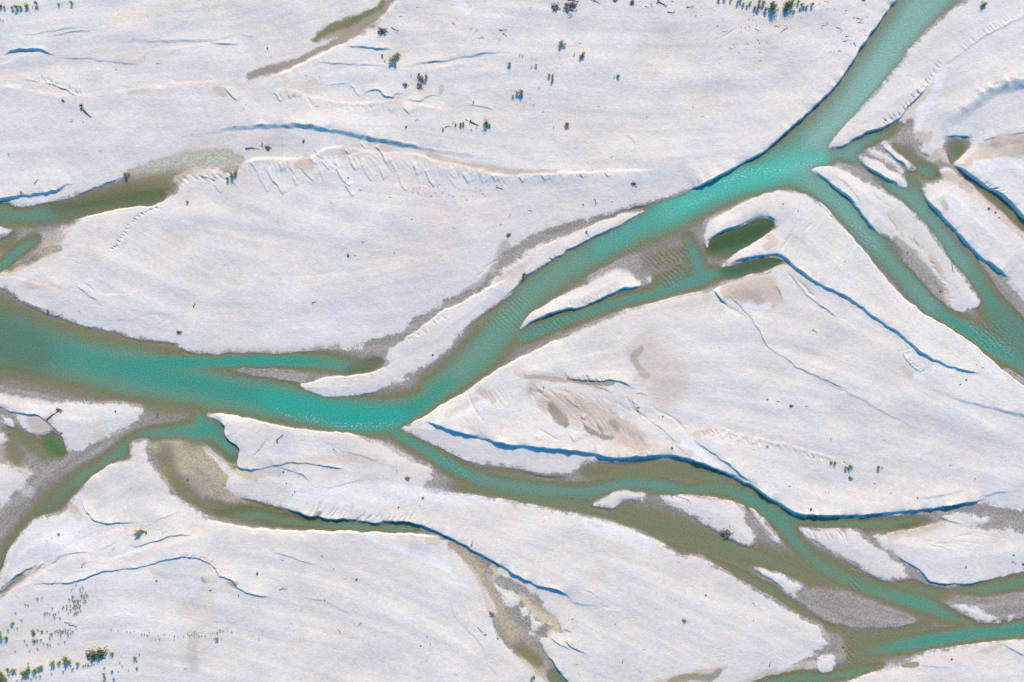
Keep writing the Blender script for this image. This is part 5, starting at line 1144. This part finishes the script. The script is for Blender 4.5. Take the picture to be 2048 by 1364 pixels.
# driftwood and boulders: x y length angle kind
DW = """176 225 26 50 r;130 203 7 40 h;146 243 7 -30 l;299 124 3 40 t;318 128 9 -10 l;269 80 6 -35 l;234 140 4 -20 t;203 302 7 0 s;169 245 4 -20 t;471 254 6 -20 l;490 219 4 50 t;494 210 3 20 t;203 247 3 0 t
765 65 19 -10 h;791 60 14 30 s;803 35 7 0 l;837 16 8 0 l;909 51 11 45 l;914 40 6 50 l;962 78 10 -30 s;1006 61 14 0 l;1010 71 8 30 r;999 81 5 -20 l;943 59 6 -20 l;953 64 8 -50 s;536 97 3 0 k;812 172 10 0 h;834 241 7 -45 s;813 255 3.5 0 k;937 242 11 20 l;950 248 17 25 r;609 283 5 0 k;637 215 8 0 s;897 255 12 -10 s;844 160 15 60 h;840 173 13 40 h;537 296 11 0 h;505 298 24 0 l;526 293 7 30 s
1111 17 16 10 h;1140 13 26 -10 h;1146 3 20 10 l;1061 18 6 -60 s;1194 6 12 40 r;1264 7 11 -60 h;1293 15 7 20 s;1303 12 8 60 s;1324 9 19 35 r;1344 4 4 30 t;1379 15 13 0 s;1341 26 13 10 s;1390 32 4 -30 t;1401 33 3 60 t;1506 32 5 -30 l;1481 66 7 80 l;1513 60 9 30 s;1449 64 8 0 l;1434 53 4 0 t;1516 82 5 60 t;1533 86 4 0 t;1060 197 4 -30 t;1067 212 5 -50 t;1048 214 3 -50 t;1101 209 3 0 t;1155 214 3 -40 t;1197 214 4 -20 t;1086 224 5 -40 t;1386 215 6 80 s;1403 234 7 -30 s;1293 235 2 0 k;1223 316 5 0 t;1160 88 7 10 l;1438 128 3 0 t;1520 122 4 0 t;1230 2 9 10 h;1185 2 9 30 s
1568 60 14 -45 s;1717 39 10 20 s;1707 92 8 60 r;1677 58 11 15 l;1691 84 10 -15 l;1648 52 7 0 l;1652 4 8 0 s;1718 48 11 15 l;1692 74 6 0 t;1727 62 5 -50 t;1553 53 9 10 s;1676 104 5 20 t;1725 1 8 0 h;1638 8 6 80 l;1592 3 6 80 l
77 363 9 -45 r;46 386 5 0 h;390 607 10 -75 r;421 643 5 -60 l;359 664 10 0 h;160 623 5 40 t;119 630 13 -15 s;451 530 1.6 0 k
782 395 5.5 0 r;697 510 4.8 0 k;711 511 2.2 0 k;631 603 10 -25 r;909 457 6 45 l;1017 470 10 -30 h;1001 450 5 -20 t;1000 377 12 25 r;1019 431 7 -70 s;728 485 7 -15 l;824 439 2 0 k;698 357 2.6 0 k;722 380 5 10 t;738 385 3 50 t;789 506 2 0 k;664 406 4 -30 t;862 393 2 0 k;934 400 4 -40 t
1266 368 10 0 h;1190 405 12 80 s;1060 422 8 10 s;1177 471 16 60 r;1047 552 13 -75 h;1396 365 6 70 l;1166 409 3 0 k;1224 403 4 0 t;1272 374 4 0 h
1565 408 2.6 0 k;1628 662 8 35 r;1689 524 7 25 l;1905 536 18 78 l;1915 575 5 -10 l;1815 505 3 0 k;1977 417 4.5 0 k;1990 425 3.5 0 k;1997 435 2.8 0 k;1595 422 2 0 k;1881 582 3.5 0 k
119 819 12 10 h;109 830 28 -38 l;232 822 3.2 0 k;316 826 2.6 0 k;315 829 2.6 0 k;314 833 2.6 0 k;375 958 3.6 0 k;262 978 5 -30 l;17 867 5 0 k;26 861 5 10 k;125 866 5 0 h
561 874 15 -50 r;671 901 8 50 r;816 956 10 -20 h;794 944 6 80 r;866 709 3.4 0 k;846 995 4 0 k;568 943 3 0 k;798 1013 3 0 k;840 1010 2 0 k;574 966 2.2 0 k;591 982 2.6 0 k;586 989 2.2 0 k
1343 895 6 70 h;1031 896 5 0 r;1533 893 5 0 h;1276 815 5 0 h;1087 774 3 0 k;1325 832 3 0 k;1533 798 3 0 k
1580 811 8 0 h;1611 812 6 0 s;1660 880 7 85 r;1768 881 6 20 l;1700 956 9 25 h;1690 925 9 45 l;1900 930 5 0 r;1780 984 5 -15 t;1832 994 3 0 k;1619 1016 4.5 -20 k;1749 966 4 25 t;1578 971 5 10 t;1917 768 2.6 0 k;1929 759 3 0 k;1555 802 5 15 t;1650 983 4 80 t;1656 986 3 80 t;1885 954 3 60 t;1951 729 2 0 k;1963 735 2 0 k;1625 914 2.2 0 k;2022 744 2 0 k;2031 749 2 0 k
192 1305 33 -15 H;171 1127 13 -60 s;230 1095 7 -50 s;139 1243 13 10 s;149 1249 15 5 s;120 1067 4.5 0 k;106 1074 4 -40 t;161 1063 3 -50 t;336 1062 5 -25 l;289 1062 7 0 h;111 1162 14 -55 l;316 1159 3.6 -20 k;371 1336 2 0 k;375 1335 2 0 k;147 1178 10 -70 s;97 1080 4 -50 t;422 1179 5 -20 h
566 1118 5.5 10 t;645 1113 6 60 r;567 1177 14 -10 s;516 1145 4.5 0 k;691 1157 6 -40 s;714 1157 4.4 0 k;721 1245 13 -55 l;679 1262 10 60 s;601 1280 7 -80 l;519 1278 7 60 l;526 1264 8 85 l;945 1082 12 -75 r;984 1228 11 20 h;962 1259 15 40 l;971 1268 5.5 0 h;996 1276 3.4 0 k;892 1283 7 40 l;900 1288 4 40 t;854 1318 6 -75 l;912 1346 6 20 s;842 1289 3 0 k;855 1272 2.2 0 k;861 1286 2 0 k;668 1137 2.2 0 k;650 1199 2.6 0 k
1453 1066 20 -8 h;1459 1054 10 80 l;1445 1062 9 35 l;1419 1037 6 0 l;1438 1028 6 0 l;1368 1240 9 0 h;1358 1124 5 20 r;1411 1189 3.4 0 k;1508 1208 7 60 r;1246 1319 7 -70 r;1288 1297 6 -20 s;1153 1327 6 -30 s;1280 1342 7 60 l;1241 1072 6 85 l;1042 1055 3 80 t;1158 1348 7 75 l;1518 1339 4 -60 t;1145 1237 2.2 0 k;1506 1240 2.2 0 k;1230 1247 2 0 k
2028 1125 9 30 r;2046 1128 6 0 h;1930 1132 3.4 0 k;1633 1084 6 10 l;1743 1124 5 80 l;1540 1325 9 -70 r;1686 1293 4.4 0 k;1902 1317 3.4 0 k;1796 1333 8 60 l;2025 1109 3 0 k"""
NAMES = {'l': "driftwood_log", 'r': "uprooted_log", 's': "driftwood_snag", 'h': "brushwood_heap", 'H': "brushwood_pile", 't': "driftwood_stick", 'k': "boulder"}
for tok in DW.replace("\n", ";").split(";"):
    x, y, L, a, k = tok.split()
    x, y, L, a = float(x), float(y), float(L), float(a)
    wx, wy = world_xy(x, y)
    S = L * PX * 1.12
    yaw = -math.radians(a)
    if k == 'k' : yaw = RNG.uniform(0, 6.28)
    ca_, sa_ = math.cos(yaw), math.sin(yaw)
    z1 = ground_z(x - ca_ * L / 2, y + sa_ * L / 2); z2 = ground_z(x + ca_ * L / 2, y - sa_ * L / 2)
    pitch = -math.atan2(z2 - z1, max(S, .1)) if k in 'lrst' else 0
    zc = (z1 + z2) / 2 if k in 'lrst' else ground_z(x, y)
    sc_ = (S, S, S)
    if k in 'lst': t_ = S * max(1.0, .9 / max(S, .3)) ; sc_ = (S, S * (1 if k == 's' else min(1.6, max(1, .8 / S))), min(S * 1.3, t_))
    e = empty(NAMES[k], (wx, wy, zc - .01), (0, pitch, yaw), sc_)
    for nm, me in PROTO['h' if k == 'H' else k][RNG.randrange(3)]:
        part(nm, me, e)
    if k == 'H':
        part("dry_foliage", DRYS[0][0], e).scale = (.62, .30, .34)
    if k == 'k': kt, cat = ("large dark boulder" if L > 4.4 else "dark boulder" if L > 2.9 else "small dark stone"), "boulder"
    else:
        size = "long" if L >= 13 else "short" if L < 7 else "medium"
        kt = {'l': size + " bare driftwood log", 'r': size + " log with root plate", 's': "forked driftwood snag", 'h': "dark tangled brushwood heap", 'H': "very large brown brushwood pile", 't': "little driftwood stick"}[k]
        cat = {'l': "log", 'r': "log", 's': "snag", 'h': "driftwood heap", 'H': "driftwood heap", 't': "stick"}[k]
    ALL.append((e, x, y, kt, place_of(x, y), cat, "boulders on the gravel" if k == 'k' else "driftwood stranded on the gravel"))

# fine wood litter below the rill fan
for i in range(46):
    x = RNG.uniform(822, 978); y = 372 + 18 * math.sin((x - 822) / 50.) * .3 + RNG.gauss(6, 9) + (x - 822) * .03
    S = RNG.uniform(1.4, 3.2) * PX * 1.2
    wx, wy = world_xy(x, y)
    e = empty("litter_stick", (wx, wy, ground_z(x, y)), (0, 0, RNG.uniform(0, 3.14)), (S, S * 1.6, S * 1.3))
    part("stick", PROTO['t'][RNG.randrange(3)][0][1], e)
    e["label"] = "one of the tiny dark sticks littering the gravel below the rill fan"; e["category"] = "stick"; e["group"] = "stick litter below the rill fan"

for (x0, x1, y0, y1, n, lab, grp) in ((1428, 1532, 38, 108, 26, "one of the tiny dark sticks littering the gravel under the grassy top patch", "stick litter under the grassy patch"),
                                      (1636, 1736, 6, 112, 26, "one of the tiny dark sticks littering the gravel left of the river's top reach", "stick litter left of the top reach")):
    for i in range(n):
        x = RNG.uniform(x0, x1); y = RNG.uniform(y0, y1)
        S = RNG.uniform(1.6, 4.2) * PX * 1.2
        wx, wy = world_xy(x, y)
        e = empty("litter_stick", (wx, wy, ground_z(x, y)), (0, 0, RNG.gauss(0, .7)), (S, S * 1.3, S * 1.2))
        part("stick", PROTO['t'][RNG.randrange(3)][0][1], e)
        e["label"] = lab; e["category"] = "stick"; e["group"] = grp

# labels: everything that still reads alike is told apart by its order from the left
ORD = ["leftmost", "second from left", "third from left", "fourth from left", "fifth from left", "sixth from left", "seventh from left", "eighth from left", "ninth from left", "tenth from left", "eleventh from left", "twelfth from left"]
NUM = ["", "", "two", "three", "four", "five", "six", "seven", "eight", "nine", "ten", "eleven", "twelve"]
bykey = {}
for t in ALL: bykey.setdefault((t[3], t[4]), []).append(t)
for (kt, pl), L in bykey.items():
    L.sort(key=lambda t: t[1])
    for i, t in enumerate(L):
        e = t[0]
        if len(L) == 1: lab = f"{kt} {pl}"
        elif len(L) == 2: lab = f"{kt} {pl}, the {('left', 'right')[i]} one of two"
        else: lab = f"{kt} {pl}, {ORD[i]} of {NUM[len(L)]}"
        e["label"] = lab; e["category"] = t[5]; e["group"] = t[6]
        if len(lab.split()) > 16: print("LONG LABEL", lab)
